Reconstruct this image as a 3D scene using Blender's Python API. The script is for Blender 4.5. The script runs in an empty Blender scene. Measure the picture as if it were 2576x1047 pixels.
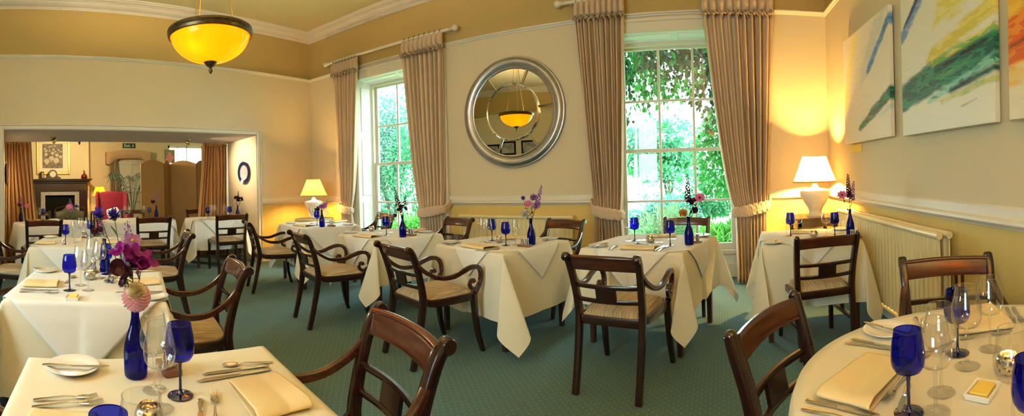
import bpy, bmesh, math, random
from mathutils import Vector, Matrix, Euler
random.seed(7)
PI = math.pi
C = bpy.context.scene.collection
S = bpy.context.scene

# ------------------------------------------------------------ camera (cylindrical panorama)
FX, FY, CY = 1110.45, 1121.67, 439.695
EYE = 1.3
cam_d = bpy.data.cameras.new('camera')
cam_d.type = 'PANO'
cam_d.panorama_type = 'CENTRAL_CYLINDRICAL'
cam_d.central_cylindrical_range_u_min = -1288 / FX
cam_d.central_cylindrical_range_u_max = 1288 / FX
cam_d.central_cylindrical_range_v_min = -(1047 - CY) / FY
cam_d.central_cylindrical_range_v_max = CY / FY
cam_d.central_cylindrical_radius = 1.0
cam_d.clip_start = 0.02
cam_d.clip_end = 200
cam = bpy.data.objects.new('camera', cam_d)
C.objects.link(cam)
right = Vector((0.90995716, 0.41370542, -0.02873651))
fwd = Vector((-0.41371696, 0.91038694, 0.00582207))
up = Vector((0.02856997, 0.00659095, 0.99957007))
M = Matrix((right, up, -fwd)).transposed().to_4x4()
M.translation = Vector((0, 0, EYE))
cam.matrix_world = M
S.camera = cam

# ------------------------------------------------------------ exposure and world
S.view_settings.view_transform = 'Standard'
S.view_settings.look = 'None'
S.view_settings.gamma = 1
S.view_settings.use_curve_mapping = False
S.view_settings.exposure = 1.80
S.cycles.use_denoising = True
S.cycles.max_bounces = 10
S.cycles.transparent_max_bounces = 24
S.cycles.sample_clamp_indirect = 6
S.cycles.caustics_reflective = False
S.cycles.caustics_refractive = False
SKY = 4.5
W = bpy.data.worlds.new('sky')
S.world = W
W.use_nodes = True
nt = W.node_tree
bg = nt.nodes['Background']
tc = nt.nodes.new('ShaderNodeTexCoord'); sp = nt.nodes.new('ShaderNodeSeparateXYZ'); rp = nt.nodes.new('ShaderNodeValToRGB')
nt.links.new(tc.outputs['Generated'], sp.inputs[0]); nt.links.new(sp.outputs['Z'], rp.inputs[0]); nt.links.new(rp.outputs[0], bg.inputs[0])
rp.color_ramp.elements[0].color = (0.78, 0.95, 0.95, 1); rp.color_ramp.elements[1].color = (0.62, 0.86, 1.0, 1)
bg.inputs[1].default_value = SKY

def light(name, kind, loc, energy, color, size=0.05, **kw):
    d = bpy.data.lights.new(name, kind); d.energy = energy; d.color = color
    if kind in ('POINT', 'SPOT'): d.shadow_soft_size = size
    o = bpy.data.objects.new(name, d); o.location = loc; C.objects.link(o)
    for k, v in kw.items(): setattr(d, k, v)
    return o
def portal(name, loc, rot, sx, sy):
    o = light(name, 'AREA', loc, 10, (1, 1, 1)); o.data.shape = 'RECTANGLE'; o.data.size = sx; o.data.size_y = sy
    o.rotation_euler = rot; o.data.cycles.is_portal = True; return o

WARM = (1.0, 0.76, 0.44)
portal('window_daylight', (-4.27, 5.66, 1.6), (-PI/2, 0, 0), 1.6, 2.6)
portal('window_daylight', (-0.28, 5.66, 1.6), (-PI/2, 0, 0), 1.6, 2.6)
portal('window_daylight', (-12.2, 5.4, 1.6), (0, -PI/2, 0), 1.8, 1.2)

# ------------------------------------------------------------ tags
def tag(o, label=None, cat=None, group=None, kind=None):
    if label: o['label'] = label
    if cat: o['category'] = cat
    if group: o['group'] = group
    if kind: o['kind'] = kind
    return o
def empty(name, loc=(0, 0, 0), rz=0, label=None, cat=None, group=None, kind=None):
    o = bpy.data.objects.new(name, None); C.objects.link(o); o.location = loc; o.rotation_euler = (0, 0, rz)
    o.empty_display_size = 0.05
    return tag(o, label, cat, group, kind)
def children(o): return [c for c in list(bpy.data.objects) if c.parent == o]
def tree(o):
    return (o, [tree(c) for c in children(o)])
def copy_tree(t, parent=None):
    o, ch = t
    c = o.copy(); C.objects.link(c); c.parent = parent
    for k in ch: copy_tree(k, c)
    return c

# ------------------------------------------------------------ mesh building
class MB:
    def __init__(s): s.v = []; s.f = []; s.uv = {}
    def add(s, vs, fs):
        b = len(s.v); s.v += [tuple(v) for v in vs]; s.f += [tuple(i + b for i in f) for f in fs]; return s
    def box(s, c, d, rz=0, m=None):
        x, y, z = d[0] / 2, d[1] / 2, d[2] / 2
        vs = [Vector((a * x, b * y, e * z)) for a in (-1, 1) for b in (-1, 1) for e in (-1, 1)]
        R = Matrix.Rotation(rz, 3, 'Z') if m is None else m
        vs = [R @ v + Vector(c) for v in vs]
        return s.add(vs, [(0, 1, 3, 2), (4, 6, 7, 5), (0, 4, 5, 1), (2, 3, 7, 6), (0, 2, 6, 4), (1, 5, 7, 3)])
    def b2(s, lo, hi):
        return s.box([(a + b) / 2 for a, b in zip(lo, hi)], [abs(b - a) for a, b in zip(lo, hi)])
    def lathe(s, prof, n=24, c=(0, 0, 0), cap=False, wob=None):
        vs = []; fs = []
        for r, z in prof:
            for k in range(n):
                a = 2 * PI * k / n; rr = r if wob is None else wob(r, z, a)
                vs.append((c[0] + rr * math.cos(a), c[1] + rr * math.sin(a), c[2] + z))
        m = len(prof)
        for i in range(m - 1):
            for k in range(n):
                k2 = (k + 1) % n
                fs.append((i * n + k, i * n + k2, (i + 1) * n + k2, (i + 1) * n + k))
        if cap:
            fs.append(tuple(range(n - 1, -1, -1))); fs.append(tuple((m - 1) * n + k for k in range(n)))
        return s.add(vs, fs)
    def sweep(s, pts, w, h, up=(0, 0, 1), n=8, smooth=0, sq=0.35, closed=False):
        """pts path; w,h full width/height (float or list); superellipse profile"""
        pts = [Vector(p) for p in pts]
        m0 = len(pts)
        W_ = w if isinstance(w, (list, tuple)) else [w] * m0
        H_ = h if isinstance(h, (list, tuple)) else [h] * m0
        if smooth:
            P = []; WW = []; HH = []
            for i in range(m0 - 1):
                p0 = pts[max(i - 1, 0)]; p1 = pts[i]; p2 = pts[i + 1]; p3 = pts[min(i + 2, m0 - 1)]
                for j in range(smooth):
                    t = j / smooth
                    P.append(0.5 * ((2 * p1) + (-p0 + p2) * t + (2 * p0 - 5 * p1 + 4 * p2 - p3) * t * t + (-p0 + 3 * p1 - 3 * p2 + p3) * t ** 3))
                    WW.append(W_[i] * (1 - t) + W_[i + 1] * t); HH.append(H_[i] * (1 - t) + H_[i + 1] * t)
            P.append(pts[-1]); WW.append(W_[-1]); HH.append(H_[-1]); pts, W_, H_ = P, WW, HH
        up = Vector(up); vs = []; fs = []; m = len(pts); last = None
        for i, p in enumerate(pts):
            if closed: t = pts[(i + 1) % m] - pts[i - 1]
            else: t = pts[min(i + 1, m - 1)] - pts[max(i - 1, 0)]
            t.normalize(); sd = t.cross(up)
            if sd.length < 0.05: sd = last if last else t.orthogonal()
            sd = sd.normalized(); last = sd; nn = sd.cross(t).normalized()
            for k in range(n):
                a = 2 * PI * (k + 0.5) / n; ca, sa = math.cos(a), math.sin(a)
                q = (abs(ca) ** sq) * (1 if ca > 0 else -1); r = (abs(sa) ** sq) * (1 if sa > 0 else -1)
                vs.append(p + sd * q * W_[i] / 2 + nn * r * H_[i] / 2)
        for i in range(m - (0 if closed else 1)):
            j = (i + 1) % m
            for k in range(n):
                k2 = (k + 1) % n; fs.append((i * n + k, i * n + k2, j * n + k2, j * n + k))
        if not closed:
            fs.append(tuple(range(n - 1, -1, -1))); fs.append(tuple((m - 1) * n + k for k in range(n)))
        return s.add(vs, fs)
    def tube(s, pts, r, n=8, smooth=0, closed=False):
        rr = [2 * x for x in r] if isinstance(r, (list, tuple)) else 2 * r
        return s.sweep(pts, rr, rr, n=n, smooth=smooth, sq=1, closed=closed)
    def grid(s, fn, nu, nv, closed=False):
        vs = [fn(i / nu, j / nv) for j in range(nv + 1) for i in range(nu + 1)]
        fs = [(j * (nu + 1) + i, j * (nu + 1) + i + 1, (j + 1) * (nu + 1) + i + 1, (j + 1) * (nu + 1) + i) for j in range(nv) for i in range(nu)]
        return s.add(vs, fs)
    def ball(s, c, r, n=8, m=6, sc=(1, 1, 1)):
        prof = [(r * math.sin(PI * i / m) + 1e-4, -r * math.cos(PI * i / m)) for i in range(m + 1)]
        b = len(s.v); s.lathe(prof, n)
        for i in range(b, len(s.v)):
            v = s.v[i]; s.v[i] = (v[0] * sc[0] + c[0], v[1] * sc[1] + c[1], v[2] * sc[2] + c[2])
        return s
    def xf(s, m):
        s.v = [tuple(m @ Vector(v)) for v in s.v]; return s
    def mesh(s, name, smooth=True, auto=None):
        me = bpy.data.meshes.new(name); me.from_pydata(s.v, [], s.f)
        if smooth:
            me.polygons.foreach_set('use_smooth', [True] * len(me.polygons))
            if auto is not None:
                bm = bmesh.new(); bm.from_mesh(me)
                for e in bm.edges:
                    if len(e.link_faces) == 2 and e.calc_face_angle(0) > auto: e.smooth = False
                bm.to_mesh(me); bm.free()
        me.update(); return me
    def build(s, name, mat, parent=None, smooth=True, auto=0.7, bevel=0, loc=None, solid=0, fix=False):
        me = s.mesh(name, smooth, auto)
        if fix:
            bm = bmesh.new(); bm.from_mesh(me); bmesh.ops.recalc_face_normals(bm, faces=bm.faces); bm.to_mesh(me); bm.free()
        o = bpy.data.objects.new(name, me); C.objects.link(o)
        if mat: me.materials.append(mat)
        if parent: o.parent = parent
        if loc: o.location = loc
        if solid:
            b = o.modifiers.new('thickness', 'SOLIDIFY'); b.thickness = solid; b.offset = 0
        if bevel:
            b = o.modifiers.new('bevel', 'BEVEL'); b.width = bevel; b.segments = 2; b.limit_method = 'ANGLE'
        return o
def struct(o): o['kind'] = 'structure'; return o

# ------------------------------------------------------------ materials
MT = {}
def pm(name, col, rough=0.6, metal=0, **kw):
    m = bpy.data.materials.new(name); m.use_nodes = True; b = m.node_tree.nodes['Principled BSDF']
    b.inputs['Base Color'].default_value = (*col, 1); b.inputs['Roughness'].default_value = rough; b.inputs['Metallic'].default_value = metal
    for k, v in kw.items(): b.inputs[k.replace('_', ' ')].default_value = v
    MT[name] = m; return m
class N:
    def __init__(s, m): s.t = m.node_tree; s.b = s.t.nodes.get('Principled BSDF')
    def n(s, typ, **kw):
        x = s.t.nodes.new(typ)
        for k, v in kw.items():
            if k.startswith('i_'): x.inputs[k[2:].replace('_', ' ')].default_value = v
            elif k.startswith('n') and k[1:].isdigit(): x.inputs[int(k[1:])].default_value = v
            else: setattr(x, k, v)
        return x
    def l(s, a, b): s.t.links.new(a, b)
    def math(s, op, a, b=None, c=None):
        x = s.n('ShaderNodeMath', operation=op)
        for i, v in enumerate((a, b, c)):
            if v is None: continue
            if isinstance(v, (int, float)): x.inputs[i].default_value = v
            else: s.l(v, x.inputs[i])
        return x.outputs[0]
    def mix(s, f, a, b):
        x = s.n('ShaderNodeMix', data_type='RGBA')
        for sock, v in ((x.inputs[0], f), (x.inputs[6], a), (x.inputs[7], b)):
            if isinstance(v, (int, float)): sock.default_value = v
            elif isinstance(v, tuple): sock.default_value = (*v, 1)
            else: s.l(v, sock)
        return x.outputs[2]
    def obj(s):
        tc = s.n('ShaderNodeTexCoord'); sp = s.n('ShaderNodeSeparateXYZ'); s.l(tc.outputs['Object'], sp.inputs[0]); return tc.outputs['Object'], sp.outputs
    def noise(s, vec, scale, detail=3, rough=0.5, sc=None):
        if sc:
            mp = s.n('ShaderNodeMapping'); mp.inputs['Scale'].default_value = sc; s.l(vec, mp.inputs[0]); vec = mp.outputs[0]
        x = s.n('ShaderNodeTexNoise', i_Scale=scale, i_Detail=detail, i_Roughness=rough); s.l(vec, x.inputs['Vector']); return x.outputs['Fac']
    def bump(s, h, strength=0.2, dist=0.01):
        x = s.n('ShaderNodeBump', i_Strength=strength, i_Distance=dist); s.l(h, x.inputs['Height']); s.l(x.outputs[0], s.b.inputs['Normal'])
def noisy(name, c1, c2, rough=0.6, scale=8, sc=None, bump=0, bs=40, bd=0.003, **kw):
    m = pm(name, c1, rough, **kw); n = N(m); v, _ = n.obj()
    f = n.noise(v, scale, 4, 0.6, sc); f = n.math('MULTIPLY_ADD', f, 2.2, -0.6); f.node.use_clamp = True
    n.l(n.mix(f, c1, c2), n.b.inputs['Base Color'])
    if bump: n.bump(n.noise(v, bs, 3), bump, bd)
    return m

white_trim = noisy('white_painted_wood', (.70, .66, .55), (.66, .61, .50), 0.45, 3)
cornice_m = noisy('cornice_plaster', (.62, .58, .50), (.57, .53, .45), 0.6, 3)
ceiling_m = noisy('ceiling_paint', (.52, .46, .27), (.47, .42, .24), 0.8, 1.2)
reveal_m = noisy('window_reveal_paint', (.80, .82, .80), (.77, .79, .77), 0.4, 3)
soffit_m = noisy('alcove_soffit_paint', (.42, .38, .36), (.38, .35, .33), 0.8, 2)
niche_m = noisy('alcove_wall_paint', (.72, .60, .42), (.68, .56, .39), 0.8, 2)
lounge_m = noisy('lounge_wall_paint', (.66, .56, .34), (.62, .52, .31), 0.8, 2)
def wall_mat():
    m = pm('banded_wall_paint', (.7, .6, .4), 0.75); n = N(m); v, xyz = n.obj()
    z = xyz['Z']
    a = n.noise(v, 1.3, 3); cream = n.mix(a, (.66, .57, .39), (.61, .52, .35)); ochre = n.mix(a, (.50, .36, .13), (.46, .325, .11))
    stripe = n.noise(v, 14, 2, .5, (1, 1, .02)); dado = n.mix(stripe, (.72, .53, .17), (.65, .47, .14))
    f1 = n.math('GREATER_THAN', z, .97); f2 = n.math('GREATER_THAN', z, 3.16)
    c = n.mix(f1, dado, cream); c = n.mix(f2, c, ochre); n.l(c, n.b.inputs['Base Color'])
    n.bump(n.noise(v, 60, 3), 0.08, 0.003); return m
wall_m = wall_mat()
def carpet_mat():
    m = pm('green_dotted_carpet', (.05, .13, .12), 0.95); n = N(m); v, xyz = n.obj()
    mp = n.n('ShaderNodeMapping'); mp.inputs['Rotation'].default_value = (0, 0, PI / 4 + .05); mp.inputs['Scale'].default_value = (27, 27, 27); n.l(v, mp.inputs[0])
    fr = n.n('ShaderNodeVectorMath', operation='FRACTION'); n.l(mp.outputs[0], fr.inputs[0])
    sb = n.n('ShaderNodeVectorMath', operation='SUBTRACT'); n.l(fr.outputs[0], sb.inputs[0]); sb.inputs[1].default_value = (.5, .5, 0)
    s2 = n.n('ShaderNodeSeparateXYZ'); n.l(sb.outputs[0], s2.inputs[0])
    d = n.math('SQRT', n.math('ADD', n.math('MULTIPLY', s2.outputs[0], s2.outputs[0]), n.math('MULTIPLY', s2.outputs[1], s2.outputs[1])))
    dot = n.math('LESS_THAN', d, .10)
    fz = n.noise(v, 220, 2, .6); big = n.noise(v, 2.2, 3)
    base = n.mix(fz, (.052, .132, .145), (.09, .198, .205)); base = n.mix(n.math('MULTIPLY', big, .35), base, (.09, .13, .10))
    n.l(n.mix(n.math('MULTIPLY', dot, .48), base, (.50, .55, .42)), n.b.inputs['Base Color'])
    n.bump(fz, 0.5, 0.004); return m
carpet_m = carpet_mat()
def wood_mat(name, c1, c2, rough=.22, axis=(6, 6, 6)):
    m = pm(name, c1, rough); n = N(m); v, _ = n.obj()
    f = n.noise(v, 5, 6, .65, axis); f = n.math('MULTIPLY_ADD', f, 2.4, -.7); f.node.use_clamp = True
    n.l(n.mix(f, c1, c2), n.b.inputs['Base Color']); n.b.inputs['Coat Weight'].default_value = .35; n.b.inputs['Coat Roughness'].default_value = .12
    return m
mahogany = wood_mat('dark_mahogany', (.010, .0035, .0025), (.028, .007, .004))
mahogany_top = wood_mat('polished_mahogany', (.038, .009, .005), (.090, .021, .009), .2, (1, 8, 8))
table_wood = wood_mat('dark_table_wood', (.035, .013, .008), (.07, .025, .012), .35)
oak = wood_mat('dark_oak', (.016, .006, .004), (.032, .012, .007), .35)
block_wood = wood_mat('walnut_block', (.17, .06, .025), (.25, .10, .04), .4)
def cloth_mat(name, c, c2=None, tr=.25, rough=.85):
    m = pm(name, c, rough); n = N(m); v, _ = n.obj(); c2 = c2 or tuple(x * .95 for x in c)
    n.l(n.mix(n.noise(v, 3, 3), c, c2), n.b.inputs['Base Color'])
    w = n.noise(v, 7, 3, .5); n.bump(w, .10, .03)
    if tr:
        t = n.n('ShaderNodeBsdfTranslucent'); t.inputs[0].default_value = (*c, 1); mx = n.n('ShaderNodeMixShader'); mx.inputs[0].default_value = tr
        out = n.t.nodes['Material Output']; n.l(n.b.outputs[0], mx.inputs[1]); n.l(t.outputs[0], mx.inputs[2]); n.l(mx.outputs[0], out.inputs[0])
    return m
linen = cloth_mat('cream_linen', (.84, .78, .60), tr=.12); linen_white = cloth_mat('white_linen', (.87, .86, .81), tr=.12)
napkin_m = cloth_mat('pale_yellow_napkin', (.86, .70, .38), tr=.1)
curtain_m = cloth_mat('beige_velvet_curtain', (.72, .55, .38), (.64, .48, .33), tr=.12)
curtain_trim = cloth_mat('curtain_rope', (.42, .32, .21), (.30, .22, .14), tr=0)
peach_curtain = cloth_mat('peach_curtain', (.62, .34, .15), (.55, .29, .12), tr=.1)
stripe_curtain = cloth_mat('striped_curtain', (.40, .30, .18), (.25, .18, .11), tr=.1)
def seat_mat():
    m = pm('striped_seat_fabric', (.4, .3, .18), .85); n = N(m); v, _ = n.obj()
    f = n.noise(v, 1, 3, .7, (150, 5, 5)); f = n.math('MULTIPLY_ADD', f, 3.4, -1.2); f.node.use_clamp = True
    n.l(n.mix(f, (.29, .21, .12), (.58, .48, .31)), n.b.inputs['Base Color']); n.bump(f, .25, .003); return m
seat_m = seat_mat()
china = pm('white_china', (.85, .82, .76), .12, Coat_Weight=.5)
steel = pm('stainless_steel', (.62, .60, .57), .18, 1)
silver_m = pm('mottled_mercury_silver', (.65, .6, .5), .2, 1)
def mirror_frame_mat():
    m = pm('aged_silver_leaf', (.36, .36, .35), .36, 1); n = N(m); v, _ = n.obj()
    f = n.noise(v, 9, 5, .7); n.l(n.mix(f, (.30, .29, .27), (.52, .52, .52)), n.b.inputs['Base Color']); n.bump(n.noise(v, 30, 4), .3, .004); return m
frame_silver = mirror_frame_mat()
mirror_m = pm('mirror_glass', (.80, .80, .74), .01, 1)
bronze = noisy('dark_bronze', (.075, .05, .025), (.16, .11, .05), .35, 25, metal=.85, bump=.4)
brass = pm('brass', (.55, .38, .14), .25, 1)
butter_m = pm('butter', (.86, .62, .12), .5)
radiator_m = noisy('cream_radiator_enamel', (.78, .66, .36), (.74, .62, .33), .35, 3)
ceramic = noisy('cream_glazed_ceramic', (.78, .72, .62), (.74, .68, .58), .2, 4)
stem_m = pm('green_stem', (.06, .13, .03), .6)
black_m = pm('matt_black', (.008, .0075, .007), .9, Specular_IOR_Level=.1)
marble = noisy('grey_marble', (.42, .40, .37), (.30, .28, .26), .3, 12)
red_vel = noisy('crimson_velvet', (.27, .002, .03), (.17, .0015, .02), .75, 18, Sheen_Weight=.15)
hessian = noisy('tan_screen_fabric', (.50, .30, .12), (.45, .27, .105), .85, 60)
pelmet_m = noisy('tan_pelmet_fabric', (.50, .34, .18), (.45, .30, .16), .85, 10)
gold = pm('gilt_frame', (.42, .32, .12), .35, .8)
door_m = noisy('lounge_door_paint', (.55, .53, .42), (.5, .48, .38), .5, 3)
def glass_mat(name, tint, ior=1.45, gl=(1, 1, 1), lo=0.0, edge=0):
    m = bpy.data.materials.new(name); m.use_nodes = True; t = m.node_tree; t.nodes.clear()
    out = t.nodes.new('ShaderNodeOutputMaterial'); mx = t.nodes.new('ShaderNodeMixShader'); tr = t.nodes.new('ShaderNodeBsdfTransparent'); gs = t.nodes.new('ShaderNodeBsdfGlossy')
    lw = t.nodes.new('ShaderNodeLayerWeight'); lw.inputs[0].default_value = .5; pw = t.nodes.new('ShaderNodeMath'); pw.operation = 'POWER'; pw.inputs[1].default_value = 4.0
    ma = t.nodes.new('ShaderNodeMath'); ma.operation = 'MULTIPLY_ADD'; ma.inputs[1].default_value = .75 * (ior - 1) / .5; ma.inputs[2].default_value = .035 + lo; ma.use_clamp = True
    t.links.new(lw.outputs['Facing'], pw.inputs[0]); t.links.new(pw.outputs[0], ma.inputs[0]); f = ma.outputs[0]
    tr.inputs[0].default_value = (*tint, 1); gs.inputs[0].default_value = (*gl, 1); gs.inputs[1].default_value = .02
    if edge:
        cm = t.nodes.new('ShaderNodeMix'); cm.data_type = 'RGBA'; cm.inputs[6].default_value = (*tint, 1); cm.inputs[7].default_value = (edge, edge, edge, 1); t.links.new(pw.outputs[0], cm.inputs[0]); t.links.new(cm.outputs[2], tr.inputs[0])
    t.links.new(f, mx.inputs[0]); t.links.new(tr.outputs[0], mx.inputs[1]); t.links.new(gs.outputs[0], mx.inputs[2]); t.links.new(mx.outputs[0], out.inputs[0])
    return m
clear_glass = glass_mat('clear_wine_glass', (.95, .955, .95), 1.55, lo=.05, edge=.42)
foot_glass = glass_mat('clear_glass_foot', (.95, .955, .95), 1.4, lo=.04, edge=.8)
pane_glass = glass_mat('window_pane_glass', (.98, 1, .99), 1.25)
cobalt_bowl = glass_mat('cobalt_bowl_glass', (.04, .055, .76), 1.35)
cobalt_stem = pm('cobalt_stem_glass', (.004, .004, .045), .05, Coat_Weight=.5)
def bottle_mat():
    m = pm('cobalt_bottle_glass', (.003, .004, .11), .05, Coat_Weight=.6); n = N(m)
    tr = n.n('ShaderNodeBsdfTransparent'); tr.inputs[0].default_value = (.02, .03, .62, 1); mx = n.n('ShaderNodeMixShader'); mx.inputs[0].default_value = .66
    out = n.t.nodes['Material Output']; n.l(n.b.outputs[0], mx.inputs[1]); n.l(tr.outputs[0], mx.inputs[2]); n.l(mx.outputs[0], out.inputs[0]); return m
bottle_m = bottle_mat()
def shade_mat(name, col, emit, estr, tr=.7):
    m = pm(name, col, .7); n = N(m); n.b.inputs['Emission Color'].default_value = (*emit, 1); n.b.inputs['Emission Strength'].default_value = estr
    t = n.n('ShaderNodeBsdfTranslucent'); t.inputs[0].default_value = (*col, 1); mx = n.n('ShaderNodeMixShader'); mx.inputs[0].default_value = tr
    ad = n.n('ShaderNodeAddShader'); em = n.n('ShaderNodeEmission'); em.inputs[0].default_value = (*emit, 1); em.inputs[1].default_value = estr; n.b.inputs['Emission Strength'].default_value = 0
    out = n.t.nodes['Material Output']; n.l(n.b.outputs[0], mx.inputs[1]); n.l(t.outputs[0], mx.inputs[2]); n.l(mx.outputs[0], ad.inputs[0]); n.l(em.outputs[0], ad.inputs[1]); n.l(ad.outputs[0], out.inputs[0])
    return m
shade_m = shade_mat('pleated_lampshade_fabric', (.66, .50, .25), (1, .62, .18), .30, .42)
amber_bowl = shade_mat('amber_glass_bowl', (.60, .275, .010), (1, .36, .0), .17, .6)
shade_yellow = shade_mat('yellow_pleated_lampshade', (.60, .36, .07), (1, .5, .08), .25, .35)
shade_mustard = shade_mat('mustard_lampshade', (.55, .22, .01), (1, .38, .02), .25, .35)
amber_bowl.node_tree.nodes['Principled BSDF'].inputs['Roughness'].default_value = .15
def emit_mat(name, col, s):
    m = bpy.data.materials.new(name); m.use_nodes = True; b = m.node_tree.nodes['Principled BSDF']; b.inputs['Emission Color'].default_value = (*col, 1); b.inputs['Emission Strength'].default_value = s; b.inputs['Base Color'].default_value = (*col, 1); return m
bulb_m = emit_mat('lit_bulb', (1, .8, .5), 12)
flame_m = emit_mat('candle_flame', (1, .5, .15), 10)

# ------------------------------------------------------------ room shell
RX, LX, WY, BY, CZ = 1.56, -6.28, 5.2, -1.9, 3.96
def quadbox(name, lo, hi, mat): return struct(MB().b2(lo, hi).build(name, mat, smooth=False))
quadbox('floor', (-12.6, -3.0, -.1), (1.8, 5.62, 0), carpet_m)
quadbox('ceiling', (LX - .2, BY - .2, CZ), (RX + .2, WY + .2, CZ + .15), ceiling_m)
TH = .40   # window wall thickness
WIN = [(-5.05, -3.47), (-1.07, .52)]; WTOP = 2.95
def wall_front():
    mb = MB(); xs = [LX - .2, WIN[0][0], WIN[0][1], WIN[1][0], WIN[1][1], RX + .2]
    for a, b in ((0, 1), (2, 3), (4, 5)): mb.b2((xs[a], WY, 0), (xs[b], WY + TH, CZ))
    for w in WIN: mb.b2((w[0], WY, WTOP), (w[1], WY + TH, CZ))
    return struct(mb.build('wall_front', wall_m, smooth=False))
wall_front()
NY0, NY1, NZ, NX = -.05, 4.0, 2.12, -7.27
mb = MB(); mb.b2((NX, NY1, 0), (LX, WY + .2, CZ)); mb.b2((NX, BY - .2, 0), (LX, NY0, CZ)); mb.b2((NX, NY0, NZ), (LX, NY1, CZ))
struct(mb.build('wall_left', wall_m, smooth=False))
quadbox('wall_right', (RX, BY - .2, 0), (RX + .2, WY + .2, CZ), wall_m)
mb = MB(); RW = (-3.0, -1.2, .9, 2.9)
mb.b2((LX - .2, BY - .2, 0), (RW[0], BY, CZ)); mb.b2((RW[1], BY - .2, 0), (RX + .2, BY, CZ)); mb.b2((RW[0], BY - .2, 0), (RW[1], BY, RW[2])); mb.b2((RW[0], BY - .2, RW[3]), (RW[1], BY, CZ))
struct(mb.build('wall_rear', wall_m, smooth=False))
r = struct(empty('added_rear_window', ((RW[0] + RW[1]) / 2, BY - .1, (RW[2] + RW[3]) / 2))); mb = MB()  # unseen window, added to bring fill daylight onto the near tables
for a, b, c, d in ((-.9, -.84, -1, 1), (.84, .9, -1, 1), (-.9, .9, .94, 1), (-.9, .9, -1, -.94), (-.9, .9, -.03, .03), (-.29, -.26, -1, 1), (.26, .29, -1, 1)): mb.b2((a, -.05, c), (b, .03, d))
mb.build('window_frame', white_trim, r, smooth=False); MB().b2((-.86, -.02, -.96), (.86, -.015, .96)).build('window_glass', pane_glass, r, smooth=False)
portal('window_daylight', (-2.1, BY - .25, 1.9), (PI / 2, 0, 0), 1.8, 2.0)  # sky light through the added rear window
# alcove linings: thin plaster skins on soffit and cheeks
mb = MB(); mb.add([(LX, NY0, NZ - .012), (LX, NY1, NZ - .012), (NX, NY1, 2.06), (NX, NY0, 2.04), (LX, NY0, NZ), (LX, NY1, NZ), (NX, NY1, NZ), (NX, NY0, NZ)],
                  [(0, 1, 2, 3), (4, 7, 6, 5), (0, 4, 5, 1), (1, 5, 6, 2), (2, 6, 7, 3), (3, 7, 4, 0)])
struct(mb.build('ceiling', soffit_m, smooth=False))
mb = MB().b2((NX, NY1 - .012, 0), (LX + .002, NY1, NZ)); struct(mb.build('wall_alcove_right', niche_m, smooth=False))
mb = MB().b2((NX, NY0, 0), (LX + .002, NY0 + .012, NZ)); struct(mb.build('wall_alcove_left', niche_m, smooth=False))
# alcove surround moulding
mb = MB()
for (a, b, c, d) in ((NY1, NY1 + .055, 0, NZ + .055), (NY0 - .055, NY0, 0, NZ + .055), (NY0, NY1, NZ, NZ + .055)):
    mb.b2((LX, a, c), (LX + .02, b, d))
mb.b2((LX, NY1 + .055, 0), (LX + .035, NY1 + .075, NZ + .075)); mb.b2((LX, NY0 - .075, 0), (LX + .035, NY0 - .055, NZ + .075)); mb.b2((LX, NY0 - .055, NZ + .055), (LX + .035, NY1 + .055, NZ + .075))
struct(mb.build('trim_1', white_trim, bevel=.006, smooth=False))
# mouldings run round the room: profile (offset from wall, z)
def run(name, prof, mat, segs):
    mb = MB()
    for (p, q, nrm, m0, m1) in segs:
        p = Vector(p); q = Vector(q); nrm = Vector(nrm); t = (q - p).normalized(); k = len(prof); vs = []
        for base, sgn, mit in ((p, 1, m0), (q, -1, m1)):
            for o, z in prof: vs.append(base + nrm * o + t * (sgn * o * mit) + Vector((0, 0, z)))
        mb.add(vs, [(i, i + 1, k + i + 1, k + i) for i in range(k - 1)] + [tuple(range(k)), tuple(range(2 * k - 1, k - 1, -1))])
    return struct(mb.build(name, mat, auto=.3, fix=True))
ALL = [((LX, BY, 0), (LX, WY, 0), (1, 0, 0), 1, 1), ((LX, WY, 0), (RX, WY, 0), (0, -1, 0), 1, 1), ((RX, WY, 0), (RX, BY, 0), (-1, 0, 0), 1, 1), ((RX, BY, 0), (LX, BY, 0), (0, 1, 0), 1, 1)]
corn = [(0, 3.84), (.012, 3.835), (.02, 3.85), (.03, 3.852), (.035, 3.865), (.07, 3.872), (.10, 3.885), (.125, 3.905), (.13, 3.915), (.155, 3.918), (.16, 3.925), (.20, 3.928), (.215, 3.94), (.235, 3.945), (.24, CZ), (0, CZ)]
run('trim_2', corn, cornice_m, ALL)
rail = [(0, 3.135), (.012, 3.14), (.016, 3.155), (.03, 3.16), (.034, 3.175), (.02, 3.185), (.0, 3.19)]
run('trim_3', rail, white_trim, ALL)
WX = [(LX, WIN[0][0] - .13), (WIN[0][1] + .13, WIN[1][0] - .13), (WIN[1][1] + .13, RX)]
def cut_segs():
    s = [((LX, NY1 + .075, 0), (LX, WY, 0), (1, 0, 0), 0, 1), ((LX, BY, 0), (LX, NY0 - .075, 0), (1, 0, 0), 1, 0)]
    for i, (a, b) in enumerate(WX): s.append(((a, WY, 0), (b, WY, 0), (0, -1, 0), 1 if i == 0 else 0, 1 if i == 2 else 0))
    return s + [ALL[2], ALL[3]]
dado = [(0, .94), (.010, .943), (.014, .955), (.032, .962), (.042, .975), (.040, .992), (.028, 1.0), (.016, 1.006), (.014, 1.06), (.006, 1.065), (0, 1.07)]
run('trim_4', dado, white_trim, cut_segs())
base = [(0, 0), (.02, 0), (.02, .17), (.014, .185), (.006, .20), (0, .205)]
run('baseboard_front', base, white_trim, cut_segs())

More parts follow.
